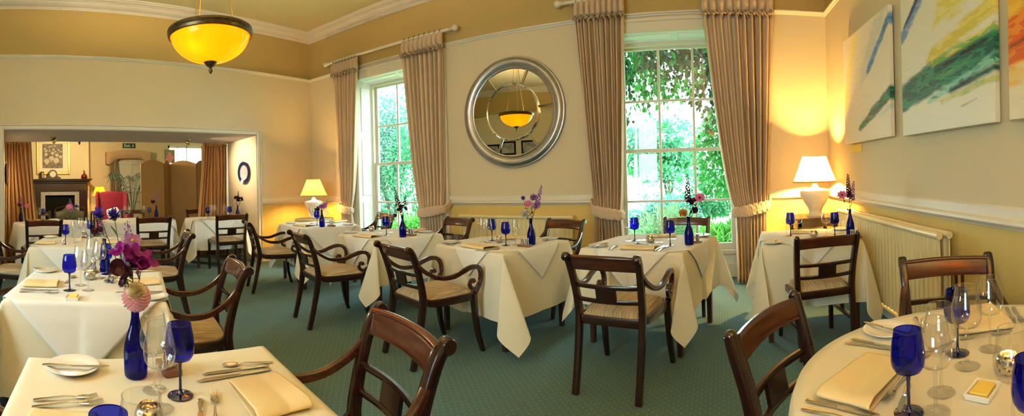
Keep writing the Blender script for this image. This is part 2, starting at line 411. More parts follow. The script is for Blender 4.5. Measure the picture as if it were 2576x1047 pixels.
# ------------------------------------------------------------ windows
def window(name, x0, x1):
    r = empty(name, (0, 0, 0)); struct(r); P = white_trim
    gy = 5.45; fx0, fx1 = x0 + .07, x1 - .07; top = 2.88; sill = .36
    # splayed reveal linings with raised panels
    mb = MB()
    for xa, xb, sg in ((x0, fx0, 1), (x1, fx1, -1)):
        mb.add([(xa, WY, 0), (xb, gy, 0), (xb, gy, WTOP), (xa, WY, WTOP), (xa + .001 * sg, gy + .1, 0), (xa + .001 * sg, gy + .1, WTOP)], [(0, 1, 2, 3)])
        for z0, z1 in ((.12, .95), (1.08, 2.0), (2.12, 2.82)):
            a = .2; b = .8
            q = [(xa + (xb - xa) * t + .012 * sg, WY + (gy - WY) * t - .001, z) for t, z in ((a, z0), (b, z0), (b, z1), (a, z1))]
            w = [(xa + (xb - xa) * t, WY + (gy - WY) * t, z) for t, z in ((a - .05, z0 - .02), (b + .05, z0 - .02), (b + .05, z1 + .02), (a - .05, z1 + .02))]
            mb.add(q + w, [(0, 1, 2, 3), (0, 4, 5, 1), (1, 5, 6, 2), (2, 6, 7, 3), (3, 7, 4, 0)])
    mb.build('reveal_lining', reveal_m, r, smooth=False)
    mb = MB(); mb.add([(x0, WY, WTOP), (x1, WY, WTOP), (fx1, gy, top + .02), (fx0, gy, top + .02)], [(0, 1, 2, 3)])
    xm = (x0 + x1) / 2
    for a, b in ((x0 + .12, xm - .04), (xm + .04, x1 - .12)):
        for (y0, y1) in ((WY + .05, WY + .065), (gy - .08, gy - .065)):
            z = WTOP - (WTOP - top - .02) * (y0 - WY) / (gy - WY); mb.b2((a, y0, z - .012), (b, y1, z + .002))
        for xx in (a, b): mb.box((xx, (WY + gy) / 2, (WTOP + top) / 2 + .002), (.012, .16, .018), m=Matrix.Rotation(-math.atan2(WTOP - top - .02, gy - WY), 3, 'X'))
    mb.build('head_panel', reveal_m, r, smooth=False)
    # box frame
    mb = MB(); mb.b2((fx0 - .05, gy - .01, sill - .019), (fx0 + .035, gy + .12, top + .02)); mb.b2((fx1 - .035, gy - .01, sill - .019), (fx1 + .05, gy + .12, top + .02)); mb.b2((fx0 + .035, gy - .009, top - .02), (fx1 - .035, gy + .119, top + .06))
    mb.build('window_frame', P, r, smooth=False, bevel=.004)
    mb = MB(); mb.b2((fx0 - .05, gy - .045, sill - .07), (fx1 + .05, gy + .16, sill - .02)); mb.build('window_sill', P, r, smooth=False, bevel=.008)
    mb = MB(); mb.b2((fx0 - .06, gy, 0), (fx1 + .06, gy + .14, sill - .07)); mb.b2((fx0 - .02, gy - .02, .001), (fx1 + .02, gy - .0005, .17)); mb.build('apron_panel', reveal_m, r, smooth=False, bevel=.006)
    def sash(nm, y, z0, z1, zr, bot, tp):
        a, b = fx0 + .035, fx1 - .035; st = .048; s = MB()
        s.b2((a, y - .02, z0), (a + st, y + .02, z1)); s.b2((b - st, y - .02, z0), (b, y + .02, z1)); s.b2((a + st, y - .0195, z0), (b - st, y + .0195, z0 + bot)); s.b2((a + st, y - .0195, z1 - tp), (b - st, y + .0195, z1))
        for k in (1, 2):
            x = a + st + (b - a - 2 * st) * k / 3; s.b2((x - .015, y - .018, z0 + bot), (x + .015, y + .012, z1 - tp))
        s.b2((a + st, y - .0168, zr - .014), (b - st, y + .0108, zr + .014))
        o = s.build(nm, P, r, smooth=False, bevel=.003)
        MB().b2((a + st, y + .004, z0 + bot), (b - st, y + .007, z1 - tp)).build('window_glass', pane_glass, o, smooth=False)
    sash('upper_sash', gy + .074, 1.555, top, 2.195, .045, .05)
    sash('lower_sash', gy + .03, sill - .02, 1.60, .952, .08, .045)
    # architrave on the room side
    s = MB(); w = .13
    for a, b, c, d, e in ((x0 - w, x0, 0, WTOP + w, .03), (x1, x1 + w, 0, WTOP + w, .03), (x0, x1, WTOP, WTOP + w, .03)): s.b2((a, WY - e, c), (b, WY, d))
    for a, b, c, d in ((x0 - w - .02, x0 - w + .025, 0, WTOP + w - .01), (x1 + w - .025, x1 + w + .02, 0, WTOP + w - .01), (x0 - w - .02, x1 + w + .02, WTOP + w - .01, WTOP + w + .03)): s.b2((a, WY - .05, c), (b, WY, d))
    s.build('window_surround', P, r, smooth=False, bevel=.006)
window('window_1', *WIN[0]); window('window_2', *WIN[1])

# ------------------------------------------------------------ curtains
def curtain(xi0, xo0, xit, xot, xib, xob, ztop, label, seed=0, y=5.09):
    """inner/outer x at heading, at tie-back (z .86) and at the floor"""
    rnd = random.Random(seed); r = empty('curtain', ((xo0 + xi0) / 2, y, 0), 0, label, 'curtain', 'beige velvet curtains at the two sash windows'); ox = (xo0 + xi0) / 2
    npl = 9; zt = .86; ph = [rnd.uniform(-.5, .5) for _ in range(npl + 2)]; am = [rnd.uniform(.7, 1.25) for _ in range(npl + 2)]
    def edge(z):
        if z > zt:
            t = (z - zt) / (ztop - zt); e = t ** .62; e2 = t ** .8
            return xit + (xi0 - xit) * e, xot + (xo0 - xot) * e2
        t = 1 - z / zt; t = t ** .5
        return xit + (xib - xit) * t, xot + (xob - xot) * t
    def fn(u, v):
        z = ztop - .18 - v * (ztop - .19); a, b = edge(z); uu = u + .012 * math.sin(v * 5 + u * 9)
        x = a + (b - a) * uu; k = uu * npl; i = int(max(0, min(npl, k))); near = math.exp(-((z - zt) / .22) ** 2)
        amp = (.040 + .02 * (1 - abs(z - 1.8) / 2)) * am[i]; w = math.sin(2 * PI * k + ph[i] * .7) + .35 * math.sin(4 * PI * k + seed)
        yy = -amp * w * (1 - .55 * near) + near * -.02 - .035 * math.sin(PI * u) * near
        return (x - ox, yy, z)
    MB().grid(fn, npl * 14, 60).build('curtain_panel', curtain_m, r, auto=None, solid=.004)
    def hd(u, v):
        z = ztop + .035 - v * .215; x = xi0 + (xo0 - xi0) * u; k = u * npl * 1.0; bulge = math.sin(PI * min(1, v * 1.0)) ** .8
        return (x - ox, -.028 * (abs(math.sin(PI * k)) ** .6) * (.3 + 1.4 * bulge) * 1.5 - .0, z)
    hdg = MB().grid(hd, npl * 12, 10).build('heading', curtain_m, r, auto=None, solid=.004)
    mb = MB(); pts = []
    n = npl * 8
    for q in range(2):
        pts = [(xi0 + (xo0 - xi0) * i / n - ox, -.055 - .016 * math.sin(2 * PI * i / 8 + q * PI), ztop - .175 + .022 * math.cos(2 * PI * i / 8 + q * PI) - .01 * math.sin(i * .7)) for i in range(n + 1)]
        mb.tube(pts, .009, 6)
    for k in range(npl):
        x = xi0 + (xo0 - xi0) * (k + .5) / npl - ox; mb.ball((x, -.07, ztop - .19), .018, 8, 6); mb.tube([(x, -.07, ztop - .19), (x + .01, -.075, ztop - .235)], .006, 5)
    mb.build('rope_trim', curtain_trim, hdg)
    for k in range(npl - 1):
        x = xi0 + (xo0 - xi0) * (k + .6) / (npl - 1) - ox
        MB().tube([(x, .0 + .026 * math.cos(a), ztop + .045 + .032 * math.sin(a)) for a in [2 * PI * j / 12 for j in range(12)]], .004, 6, closed=True).build('curtain_ring', bronze, r)
    # padded tie-back wraps the gathered folds and runs back to the wall
    sg = 1 if xot > xit else -1; cx = (xit + xot) / 2 - ox; hw = abs(xot - xit) / 2 + .03; pts = []
    for j in range(17):
        a = PI + PI * j / 16 if sg > 0 else -PI * j / 16
        pts.append((cx + hw * math.cos(a), -.02 + .105 * math.sin(a), zt - .03 + .07 * (.5 * (1 + sg * math.cos(a))) ** 1.5))
    pts.append((cx + sg * (hw + .03), .085, zt + .12))
    tb = MB().sweep(pts, .038, [.10 + .035 * math.sin(PI * min(1, j / 16)) for j in range(18)], n=20, smooth=4, sq=.8)
    tb.v = [(x + .0035 * math.sin(z * 130 + x * 60 + seed), yv + .006 * math.sin(z * 105 + x * 85 + seed) + .004 * math.sin(x * 210 + z * 40), z + .004 * math.sin(x * 95 + seed * 2)) for x, yv, z in tb.v]
    tb.build('tie_back', curtain_m, r, auto=None)
    return r
curtain(-4.93, -5.53, -5.13, -5.38, -5.12, -5.40, 3.26, 'beige curtain left of the left window, nearest the corner lamp', 1)
curtain(-4.02, -3.30, -3.74, -3.35, -3.76, -3.36, 3.28, 'beige curtain right of the left window, next to the round mirror', 2)
curtain(-.83, -1.44, -.93, -1.25, -.90, -1.27, 3.32, 'beige curtain left of the right window, next to the round mirror', 3)
curtain(.06, .90, .39, .76, .40, .74, 3.27, 'beige curtain right of the right window, beside the bright corner lamp', 4)
for x0, x1, z, w in ((-5.62, -3.18, 3.325, 'left'), (-1.56, 1.0, 3.36, 'right')):
    t = empty('curtain_pole', ((x0 + x1) / 2, 5.09, z), 0, f'cream painted curtain pole above the {w} window', 'curtain pole', 'cream curtain poles'); h = (x1 - x0) / 2
    MB().tube([(-h, 0, 0), (h, 0, 0)], .022, 12).build('pole', white_trim, t)
    for s in (-1, 1):
        pr = [(.001, 0), (.02, .004), (.028, .02), (.018, .032), (.03, .05), (.045, .08), (.038, .11), (.018, .125), (.001, .13)]
        mb = MB().lathe(pr, 14); mb.xf(Matrix.Translation((s * h, 0, 0)) @ Matrix.Rotation(s * PI / 2, 4, 'Y')); mb.build('finial', white_trim, t)
        MB().b2((s * (h - .08) - .015, -.01, -.02), (s * (h - .08) + .015, .11, .01)).build('bracket', white_trim, t)

# ------------------------------------------------------------ mirror
def mirror():
    r = empty('wall_mirror', (-2.32, WY, 2.13), 0, 'large round mirror with a wide aged silver frame between the windows', 'mirror')
    R = Matrix.Rotation(PI / 2, 4, 'X')
    pr = [(.555, .0), (.555, .052), (.565, .056), (.57, .050), (.58, .045), (.60, .06), (.635, .078), (.665, .072), (.685, .05), (.69, .045), (.705, .045), (.712, .03), (.712, 0)]
    MB().lathe(pr, 96).xf(R).build('frame', frame_silver, r, auto=.9)
    ny, nz = MIRROR_TILT
    def tilt(a): return Matrix.Rotation(a[0], 4, 'Z') @ Matrix.Rotation(a[1], 4, 'X')
    # outer bevelled panels, a touch more tilted each than the centre plate
    for k in range(6):
        a0 = PI * 2 * k / 6 + .13; a1 = a0 + PI / 3 - .012; mb = MB(); am = (a0 + a1) / 2
        inn = [(.362 * math.cos(a0 + (a1 - a0) * i / 12), .362 * math.sin(a0 + (a1 - a0) * i / 12)) for i in range(13)]
        out = [(.562 * math.cos(a0 + (a1 - a0) * i / 12), .562 * math.sin(a0 + (a1 - a0) * i / 12)) for i in range(13)]
        def yy(x, z): return -.030 + (x * math.tan(ny + .012 * math.cos(am)) + z * math.tan(nz + .012 * math.sin(am)))
        mb.add([(x, yy(x, z), z) for x, z in inn + out], [(i, i + 1, 14 + i, 13 + i) for i in range(12)])
        mb.build('mirror_panel', mirror_m, r, smooth=False)
    mb = MB(); n = 72; mb.add([(.35 * math.cos(2 * PI * i / n), -.032 + .35 * math.cos(2 * PI * i / n) * math.tan(ny) + .35 * math.sin(2 * PI * i / n) * math.tan(nz), .35 * math.sin(2 * PI * i / n)) for i in range(n)], [tuple(range(n))])
    mb.build('mirror_plate', mirror_m, r, smooth=False)
    MB().b2((-.4, -.004, -.4), (.4, 0, .4)).build('backing', black_m, r, smooth=False)
    MB().lathe([(.345, .012), (.345, .048), (.357, .055), (.370, .048), (.370, .012)], 96).xf(R).build('ring_bead', mirror_bead, r)
    for k in range(6):
        a = PI * 2 * k / 6 + .124
        MB().sweep([(.365 * math.cos(a), -.040, .365 * math.sin(a)), (.56 * math.cos(a), -.040, .56 * math.sin(a))], .018, .03, up=(0, 1, 0), n=8).build('spoke_bead', mirror_bead, r)
mirror_bead = pm('bevelled_mirror_strip', (.72, .72, .66), .08, 1)
MIRROR_TILT = (.045, .0)
mirror()

# ------------------------------------------------------------ paintings
def stroke_mat(name, base, strokes, W_, H_, ns=5.0):
    m = pm(name, base[0], .5); n = N(m); v, xyz = n.obj()
    nz = n.n('ShaderNodeTexNoise', i_Scale=ns, i_Detail=5, i_Roughness=.65); mp = n.n('ShaderNodeMapping'); mp.inputs['Rotation'].default_value = (0, .75, 0); mp.inputs['Scale'].default_value = (1, 1, 4)
    n.l(v, mp.inputs[0]); n.l(mp.outputs[0], nz.inputs['Vector']); nf = nz.outputs['Fac']
    u, w = xyz['X'], xyz['Z']
    c = n.mix(n.noise(v, 2.2, 4), base[0], base[1])
    for (x0, z0, x1, z1, wd, fz, col, col2, op) in strokes:
        dx, dz = x1 - x0, z1 - z0; L = math.hypot(dx, dz); dx /= L; dz /= L
        px = n.math('SUBTRACT', u, x0); pz = n.math('SUBTRACT', w, z0)
        al = n.math('ADD', n.math('MULTIPLY', px, dx), n.math('MULTIPLY', pz, dz))
        pe = n.math('ABSOLUTE', n.math('ADD', n.math('MULTIPLY', px, -dz), n.math('MULTIPLY', pz, dx)))
        over = n.math('MAXIMUM', n.math('SUBTRACT', al, L), n.math('MULTIPLY', al, -1)); over = n.math('MAXIMUM', over, 0)
        d = n.math('ADD', pe, n.math('MULTIPLY', over, .6)); d = n.math('ADD', d, n.math('MULTIPLY', n.math('SUBTRACT', nf, .5), fz))
        k = n.math('DIVIDE', n.math('SUBTRACT', wd, d), .02 + fz * .12); k.node.use_clamp = True
        k = n.math('MULTIPLY', k, op)
        cc = n.mix(n.math('GREATER_THAN', n.noise(mp.outputs[0], 9, 4), .52), col, col2)
        c = n.mix(k, c, cc)
    n.l(c, n.b.inputs['Base Color']); n.bump(nf, .5, .01); return m
def canvas(y0, y1, z0, z1, mat, label):
    # painted face looks towards -x; local x runs left to right as seen
    r = empty('painting', (RX - .004, (y0 + y1) / 2, (z0 + z1) / 2), -PI / 2, label, 'painting', 'unframed abstract canvases on the right wall')
    w = y1 - y0; h = z1 - z0
    MB().b2((-w / 2, -.05, -h / 2), (w / 2, -.012, h / 2)).build('canvas', mat, r, smooth=False, bevel=.003)
    MB().b2((-w / 2 + .03, -.012, -h / 2 + .03), (w / 2 - .03, 0, h / 2 - .03)).build('stretcher', block_wood, r, smooth=False)
DG, GR, BK = (.005, .09, .06), (.02, .22, .12), (.004, .012, .015); YL, LG = (.70, .60, .05), (.20, .42, .05); BL, DB = (.05, .20, .50), (.01, .025, .12); CR = (.78, .76, .66); TQ = (.22, .60, .50)
m1 = stroke_mat('green_and_blue_abstract_left', ((.76, .70, .60), (.80, .74, .58)), [
    (-.50, -.1, -.20, .60, .09, .10, (.80, .66, .20), (.76, .68, .34), .75), (.0, .1, .45, .56, .10, .12, (.45, .55, .58), (.58, .62, .6), .5), (.12, .10, .6, .44, .050, .05, BL, (.10, .32, .60), .95), (.30, .26, .58, .42, .014, .03, DB, BL, .85),
    (-.12, -.40, .60, -.19, .045, .05, DG, GR, 1), (.15, -.31, .60, -.16, .060, .05, GR, DG, 1), (.1, -.30, .50, -.24, .022, .04, BK, DG, .9), (.35, -.34, .58, -.28, .028, .04, TQ, (.6, .75, .66), .5), (.38, -.42, .46, -.33, .007, .02, (.04, .03, .08), DB, .8)], 1.15, 1.07)
m2 = stroke_mat('green_hill_abstract_centre', ((.76, .73, .62), (.72, .72, .60)), [
    (.15, .30, .6, .60, .20, .18, YL, (.74, .66, .22), .85), (-.10, -.05, .6, .12, .07, .12, (.62, .52, .03), (.74, .6, .1), .9), (-.56, .18, -.10, .50, .06, .08, BL, (.22, .38, .62), .8), (-.50, .26, -.05, .56, .028, .04, DB, (.02, .04, .2), .95), (-.1, .44, .15, .56, .04, .08, (.35, .45, .6), (.5, .58, .62), .8),
    (-.6, -.27, .0, -.17, .115, .08, DG, GR, 1), (-.2, -.20, .6, -.13, .115, .10, GR, DG, 1), (-.1, -.10, .58, -.02, .035, .05, LG, YL, .8), (-.05, -.15, .5, -.08, .030, .05, BK, DG, .95), (-.56, -.34, -.1, -.27, .03, .04, (.01, .12, .09), GR, 1), (-.3, -.24, .3, -.17, .018, .05, LG, BK, .6),
    (-.15, -.34, .58, -.20, .032, .05, TQ, GR, .85), (.12, -.31, .6, -.24, .032, .04, DG, BK, 1), (.28, -.26, .6, -.15, .02, .04, (.3, .55, .42), TQ, .7),
    (.0, -.36, .58, -.30, .028, .07, (.5, .52, .08), LG, .8), (.24, -.42, .40, -.395, .010, .02, (.02, .015, .03), BK, .9)], 1.12, 1.07)
m3 = stroke_mat('orange_abstract_right', ((.76, .70, .55), (.78, .66, .40)), [
    (-.6, .02, .5, .30, .34, .20, (.82, .50, .06), (.8, .42, .04), 1), (-.6, -.14, .4, .05, .14, .12, (.70, .12, .01), (.80, .26, .02), 1), (-.6, -.33, .3, -.2, .05, .10, (.80, .42, .05), (.8, .55, .15), .9), (-.56, -.16, -.2, -.10, .022, .05, (.05, .015, .01), (.2, .04, .01), .95), (-.54, -.44, -.3, -.43, .005, .02, (.2, .1, .05), (.3, .2, .1), .6)], 1.1, 1.05)
canvas(3.25, 4.40, 1.545, 2.60, m1, 'canvas with one thin green and one blue slash, nearest the corner lamp')
canvas(1.90, 3.03, 1.53, 2.62, m2, 'middle canvas with a broad dark green diagonal band under yellow')
canvas(.62, 1.78, 1.53, 2.60, m3, 'orange canvas cut off by the right edge of the photo')
tag(MB().b2((RX - .006, 4.05, 1.455), (RX, 4.35, 1.535)).build('picture_label', pm('yellow_card', (.80, .60, .12), .6), bevel=.001), 'small yellow title card below the leftmost canvas', 'label')

# ------------------------------------------------------------ radiators
def radiator(loc, rz, length, z0, z1, label, double=True):
    r = empty('radiator', loc, rz, label, 'radiator', 'cream column radiators'); n = int(length / .062); h = z1 - z0
    for q, yy in enumerate((0, .075) if double else (0,)):
        s = MB(); L = length / 2
        def fr(u, v):
            k = u * n; return (-L + u * length, yy - .014 * (max(0, math.sin(2 * PI * k)) ** .5) , z0 + .03 + v * (h - .05))
        s.grid(fr, n * 8, 1); s.b2((-L, yy + .004, z0 + .03), (L, yy + .012, z1 - .02))
        s.build('panel', radiator_m, r, auto=None)
        for z in (z0 + .03, z1):
            s = MB().tube([(-L - .015, yy, z), (L + .015, yy, z)], .024, 14)
            for e in (-1, 1): s.lathe([(.024, 0), (.024, .006), (.015, .006), (.015, 0)], 14)
            s.build('header_tube', radiator_m, r)
    for e in (-1, 1):
        MB().tube([(e * (length / 2 - .1), .04, 0), (e * (length / 2 - .1), .04, z0 + .05)], .009, 8).build('pipe', radiator_m, r)
radiator((1.42, 3.40, 0), -PI / 2, 2.02, .15, .86, 'long cream double radiator along the right wall under the canvases')
radiator((-2.32, 5.10, 0), 0, 1.56, .15, .80, 'cream radiator under the round mirror', False)
for y, w_ in ((2.27, 'left'), (2.20, 'right')):  # thin dark rods standing in for the shaded gap by the radiator
    tag(MB().tube([(1.47, y, 0), (1.47, y, .74)], .011, 8).build('shade_strip', oak), f'{w_} one of two dark strips in place of shade beside the long radiator', 'pipe', 'dark shade strips beside the radiator')

# ------------------------------------------------------------ measured places of the tableware (metres)
ITEMS = [
 (1,'plate',-1.370,0.200,'at the far left corner'),
 (1,'goblet',-1.113,0.451,'right of the clear glasses'),
 (1,'goblet',-0.716,0.162,'cropped by the bottom edge of the photo'),
 (1,'wineglass',-1.171,0.398,'behind its twin'),
 (1,'wineglass',-1.064,0.376,'nearest the tall blue goblet'),
 (1,'wineglass',-0.686,0.210,'cropped at the bottom edge'),
 (1,'bottle',-1.275,0.375,''),
 (1,'tealight',-0.995,0.324,''),
 (1,'cruetblock',-1.280,0.481,''),
 (2,'plate',-3.105,0.293,'at its far left corner'),
 (2,'plate',-2.104,0.720,'at its right edge'),
 (2,'goblet',-2.387,0.335,'beside the left napkin'),
 (2,'goblet',-2.772,0.628,'at the middle right'),
 (2,'wineglass',-2.498,0.415,'left, behind the near clear glass'),
 (2,'wineglass',-2.366,0.434,'nearest the butter dish'),
 (2,'wineglass',-2.664,0.561,'right of the tealight holder'),
 (2,'wineglass',-2.822,0.545,'farthest of the clear glasses'),
 (2,'bottle',-3.017,0.685,''),
 (2,'tealight',-2.634,0.493,''),
 (2,'butterdish',-2.207,0.327,''),
 (2,'cruetblock',-2.953,0.587,''),
 (3,'plate',-5.095,0.535,'at its far left corner'),
 (3,'goblet',-4.297,0.568,'beside its left napkin'),
 (3,'goblet',-4.797,0.913,'at its right'),
 (3,'wineglass',-4.368,0.665,'next to the left goblet'),
 (3,'wineglass',-4.904,0.820,'farthest back'),
 (3,'wineglass',-4.771,0.868,'next to the right goblet'),
 (3,'butterdish',-4.548,0.743,''),
 (3,'cruetblock',-4.893,0.859,''),
 (3,'glassvase',-5.157,0.829,''),
 (4,'plate',-7.749,0.838,'at the far side'),
 (4,'wineglass',-7.872,0.183,'leftmost'),
 (4,'wineglass',-7.857,0.289,'second from the left'),
 (4,'wineglass',-7.723,0.507,'beside the goblet'),
 (4,'goblet',-7.707,0.589,''),
 (4,'bottle',-7.424,0.006,''),
 (5,'wineglass',-7.624,2.032,'leftmost'),
 (5,'wineglass',-7.383,2.089,'second from the left'),
 (5,'wineglass',-7.354,2.340,'beside the goblet'),
 (5,'goblet',-7.301,2.432,''),
 (5,'bottle',-7.318,2.585,''),
 (6,'goblet',-6.477,3.158,'left'),
 (6,'wineglass',-6.522,3.231,'left, next to the left goblet'),
 (6,'wineglass',-6.559,3.315,'centre'),
 (6,'wineglass',-6.527,3.478,'right'),
 (6,'goblet',-6.456,3.553,'right'),
 (6,'bottle',-6.323,3.690,''),
 (6,'tealight',-6.343,3.314,''),
 (6,'plate',-6.372,3.036,'at the near left corner'),
 (7,'goblet',-4.440,3.743,''),
 (7,'wineglass',-4.716,3.883,'left of the goblet'),
 (7,'wineglass',-4.655,3.997,'right of the goblet'),
 (7,'wineglass',-4.634,4.082,'behind the bottle'),
 (7,'bottle',-4.178,3.625,''),
 (7,'cruetblock',-4.159,3.756,''),
 (7,'plate',-5.022,3.721,'at its left edge'),
 (7,'plate',-4.123,4.017,'at its right edge'),
 (8,'goblet',-2.990,3.447,''),
 (8,'wineglass',-3.160,3.546,'left of the goblet'),
 (8,'wineglass',-3.115,3.651,'behind the goblet'),
 (8,'bottle',-2.736,3.405,''),
 (8,'tealight',-3.372,3.637,''),
 (8,'cruetblock',-2.740,3.539,''),
 (8,'plate',-3.526,3.408,'at its left corner'),
 (8,'plate',-2.750,3.860,'at its right corner'),
 (9,'goblet',-1.568,3.291,'in front'),
 (9,'goblet',-1.807,3.507,'behind the clear glasses'),
 (9,'wineglass',-1.855,3.417,'leftmost'),
 (9,'wineglass',-1.786,3.389,'second from the left'),
 (9,'wineglass',-1.507,3.349,'right of the front goblet'),
 (9,'bottle',-1.376,3.377,''),
 (9,'cruetblock',-1.392,3.270,''),
 (9,'tealight',-1.691,3.416,''),
 (9,'plate',-2.110,3.277,'at its left corner'),
 (9,'plate',-1.322,3.706,'at its right corner'),
 (10,'goblet',-0.247,3.389,'in front'),
 (10,'goblet',-0.562,3.650,'at the left'),
 (10,'wineglass',-0.606,3.652,'leftmost'),
 (10,'wineglass',-0.507,3.691,'second from the left'),
 (10,'wineglass',-0.349,3.553,'left of the front goblet'),
 (10,'wineglass',-0.249,3.710,'behind the front goblet'),
 (10,'bottle',-0.101,3.407,''),
 (10,'tealight',-0.418,3.558,''),
 (10,'cruetblock',-0.059,3.495,''),
 (10,'plate',-0.800,3.368,'at its left corner'),
 (10,'plate',-0.001,3.852,'at its right corner'),
 (11,'goblet',0.744,3.653,'left'),
 (11,'goblet',1.086,3.498,'right'),
 (11,'wineglass',0.703,3.622,'leftmost'),
 (11,'wineglass',0.796,3.608,'beside the left goblet'),
 (11,'wineglass',1.029,3.551,'beside the right goblet'),
 (11,'wineglass',1.180,3.624,'behind the right goblet'),
 (11,'bottle',1.226,3.448,''),
 (11,'cruetblock',1.219,3.288,''),
 (11,'tealight',0.903,3.493,''),
 (11,'plate',0.519,3.222,'at its left edge'),
 (11,'plate',1.257,3.802,'at the far right'),
 (12,'goblet',0.445,0.897,'nearest the pale napkin'),
 (12,'goblet',0.715,1.104,'at the back'),
 (12,'goblet',0.568,0.619,'cropped by the right edge'),
 (12,'wineglass',0.555,0.935,'behind its twin'),
 (12,'wineglass',0.499,0.867,'in front of its twin'),
 (12,'wineglass',0.689,1.015,'beside the back goblet'),
 (12,'wineglass',0.810,1.067,'at the back right'),
 (12,'wineglass',0.598,0.711,'before the tealight holder'),
 (12,'tealight',0.752,0.911,''),
 (12,'butterdish',0.634,0.869,''),
 (12,'plate',0.605,1.373,'at the far left'),
]
CUTLERY = [
 (1,'knife',-1.377,0.106,-1.325,0.307,0.012,'lying across its bread plate'),
 (1,'fork',-1.183,0.066,-1.181,0.238,0,'left side, the upper of two'),
 (1,'fork',-1.145,0.060,-1.145,0.247,0,'left side, the lower of two'),
 (1,'knife',-1.124,0.749,-1.167,0.523,0,'right side, next to the napkin'),
 (1,'knife',-1.151,0.761,-1.203,0.556,0,'right side, between spoon and napkin knife'),
 (1,'spoon',-1.172,0.769,-1.222,0.657,0,'at its far right corner'),
 (1,'butterknife',-1.068,0.489,-0.927,0.427,0,'middle, left of the small fork'),
 (1,'fork',-0.919,0.459,-1.086,0.540,0,'middle, tines pointing to the far side'),
 (2,'knife',-3.111,0.213,-3.052,0.388,0.012,'lying across the left bread plate'),
 (2,'knife',-2.210,0.546,-2.145,0.786,0.012,'lying across the right bread plate'),
 (2,'knife',-2.439,0.071,-2.397,0.277,0,'in front of the left napkin, upper one'),
 (2,'fork',-2.385,0.051,-2.323,0.285,0,'in front of the left napkin, lower one'),
 (2,'spoon',-2.537,0.326,-2.772,0.428,0,'right of the left napkin'),
 (2,'fork',-2.415,0.576,-2.755,0.682,0,'right of the bottle, tines far'),
 (2,'spoon',-2.739,0.649,-2.482,0.562,0,'right of the bottle, bowl near'),
 (2,'knife',-2.746,0.961,-2.767,0.805,0,'behind the right napkin'),
 (3,'spoon',-4.340,0.506,-4.790,0.647,0,'beside the left napkin'),
 (3,'knife',-4.319,0.262,-4.270,0.397,0,'before the left napkin'),
 (8,'knife',-3.456,3.199,-3.426,3.439,0.012,'on the left bread plate'),
 (8,'fork',-3.097,3.162,-3.001,3.294,0,'beside the napkin'),
 (9,'knife',-2.097,3.144,-2.050,3.340,0.012,'on the left bread plate'),
 (9,'knife',-1.333,3.526,-1.299,3.774,0.012,'on the right bread plate'),
 (9,'knife',-1.686,2.948,-1.612,3.111,0,'front, left one'),
 (9,'spoon',-1.619,2.915,-1.558,3.088,0,'front, right one'),
 (9,'fork',-2.054,3.151,-2.014,3.314,0,'between left plate and napkin'),
 (9,'knife',-1.601,3.558,-1.749,3.651,0,'back, by the far napkin'),
 (10,'knife',-0.821,3.220,-0.747,3.451,0.012,'on the left bread plate'),
 (10,'knife',-0.350,3.141,-0.291,3.393,0,'front, left one'),
 (10,'spoon',-0.317,3.124,-0.269,3.355,0,'front, right one'),
 (10,'fork',-0.689,3.177,-0.662,3.391,0,'left of the napkin'),
 (10,'spoon',-0.391,3.401,-0.537,3.505,0,'behind the front napkin'),
 (10,'knife',-0.056,3.827,0.043,3.982,0.012,'on the right bread plate'),
 (11,'knife',0.542,3.249,0.502,3.053,0.012,'on the left bread plate'),
 (11,'fork',0.834,3.030,0.922,3.024,0,'behind the chair back'),
 (7,'fork',-4.437,3.553,-4.776,3.984,0,'beside the napkin'),
 (12,'knife',0.560,1.439,0.635,1.299,0.012,'lying across the bread plate'),
 (12,'knife',0.492,1.339,0.569,1.238,0,'behind the front napkin, upper one'),
 (12,'knife',0.470,1.317,0.555,1.239,0,'behind the front napkin, lower one'),
 (12,'knife',0.249,1.032,0.370,0.923,0,'before the front napkin, upper one'),
 (12,'fork',0.231,0.997,0.334,0.905,0,'before the front napkin, lower one'),
 (12,'fork',0.501,1.039,0.444,0.989,0,'between goblet and front napkin'),
 (12,'butterknife',0.486,0.988,0.441,0.928,0,'under the front goblet'),
 (12,'knife',0.800,1.229,0.972,1.161,0,'in front of the far napkin, upper one'),
 (12,'fork',0.777,1.187,0.946,1.126,0,'in front of the far napkin, lower one'),
 (12,'fork',1.097,1.335,1.006,1.181,0,'far right, left one'),
 (12,'fork',1.116,1.317,1.029,1.160,0,'far right, right one'),
 (12,'spoon',0.720,1.173,0.633,1.147,0,'behind the twin glasses'),
 (12,'fork',0.751,1.439,0.704,1.311,0,'beside the bread plate'),
]
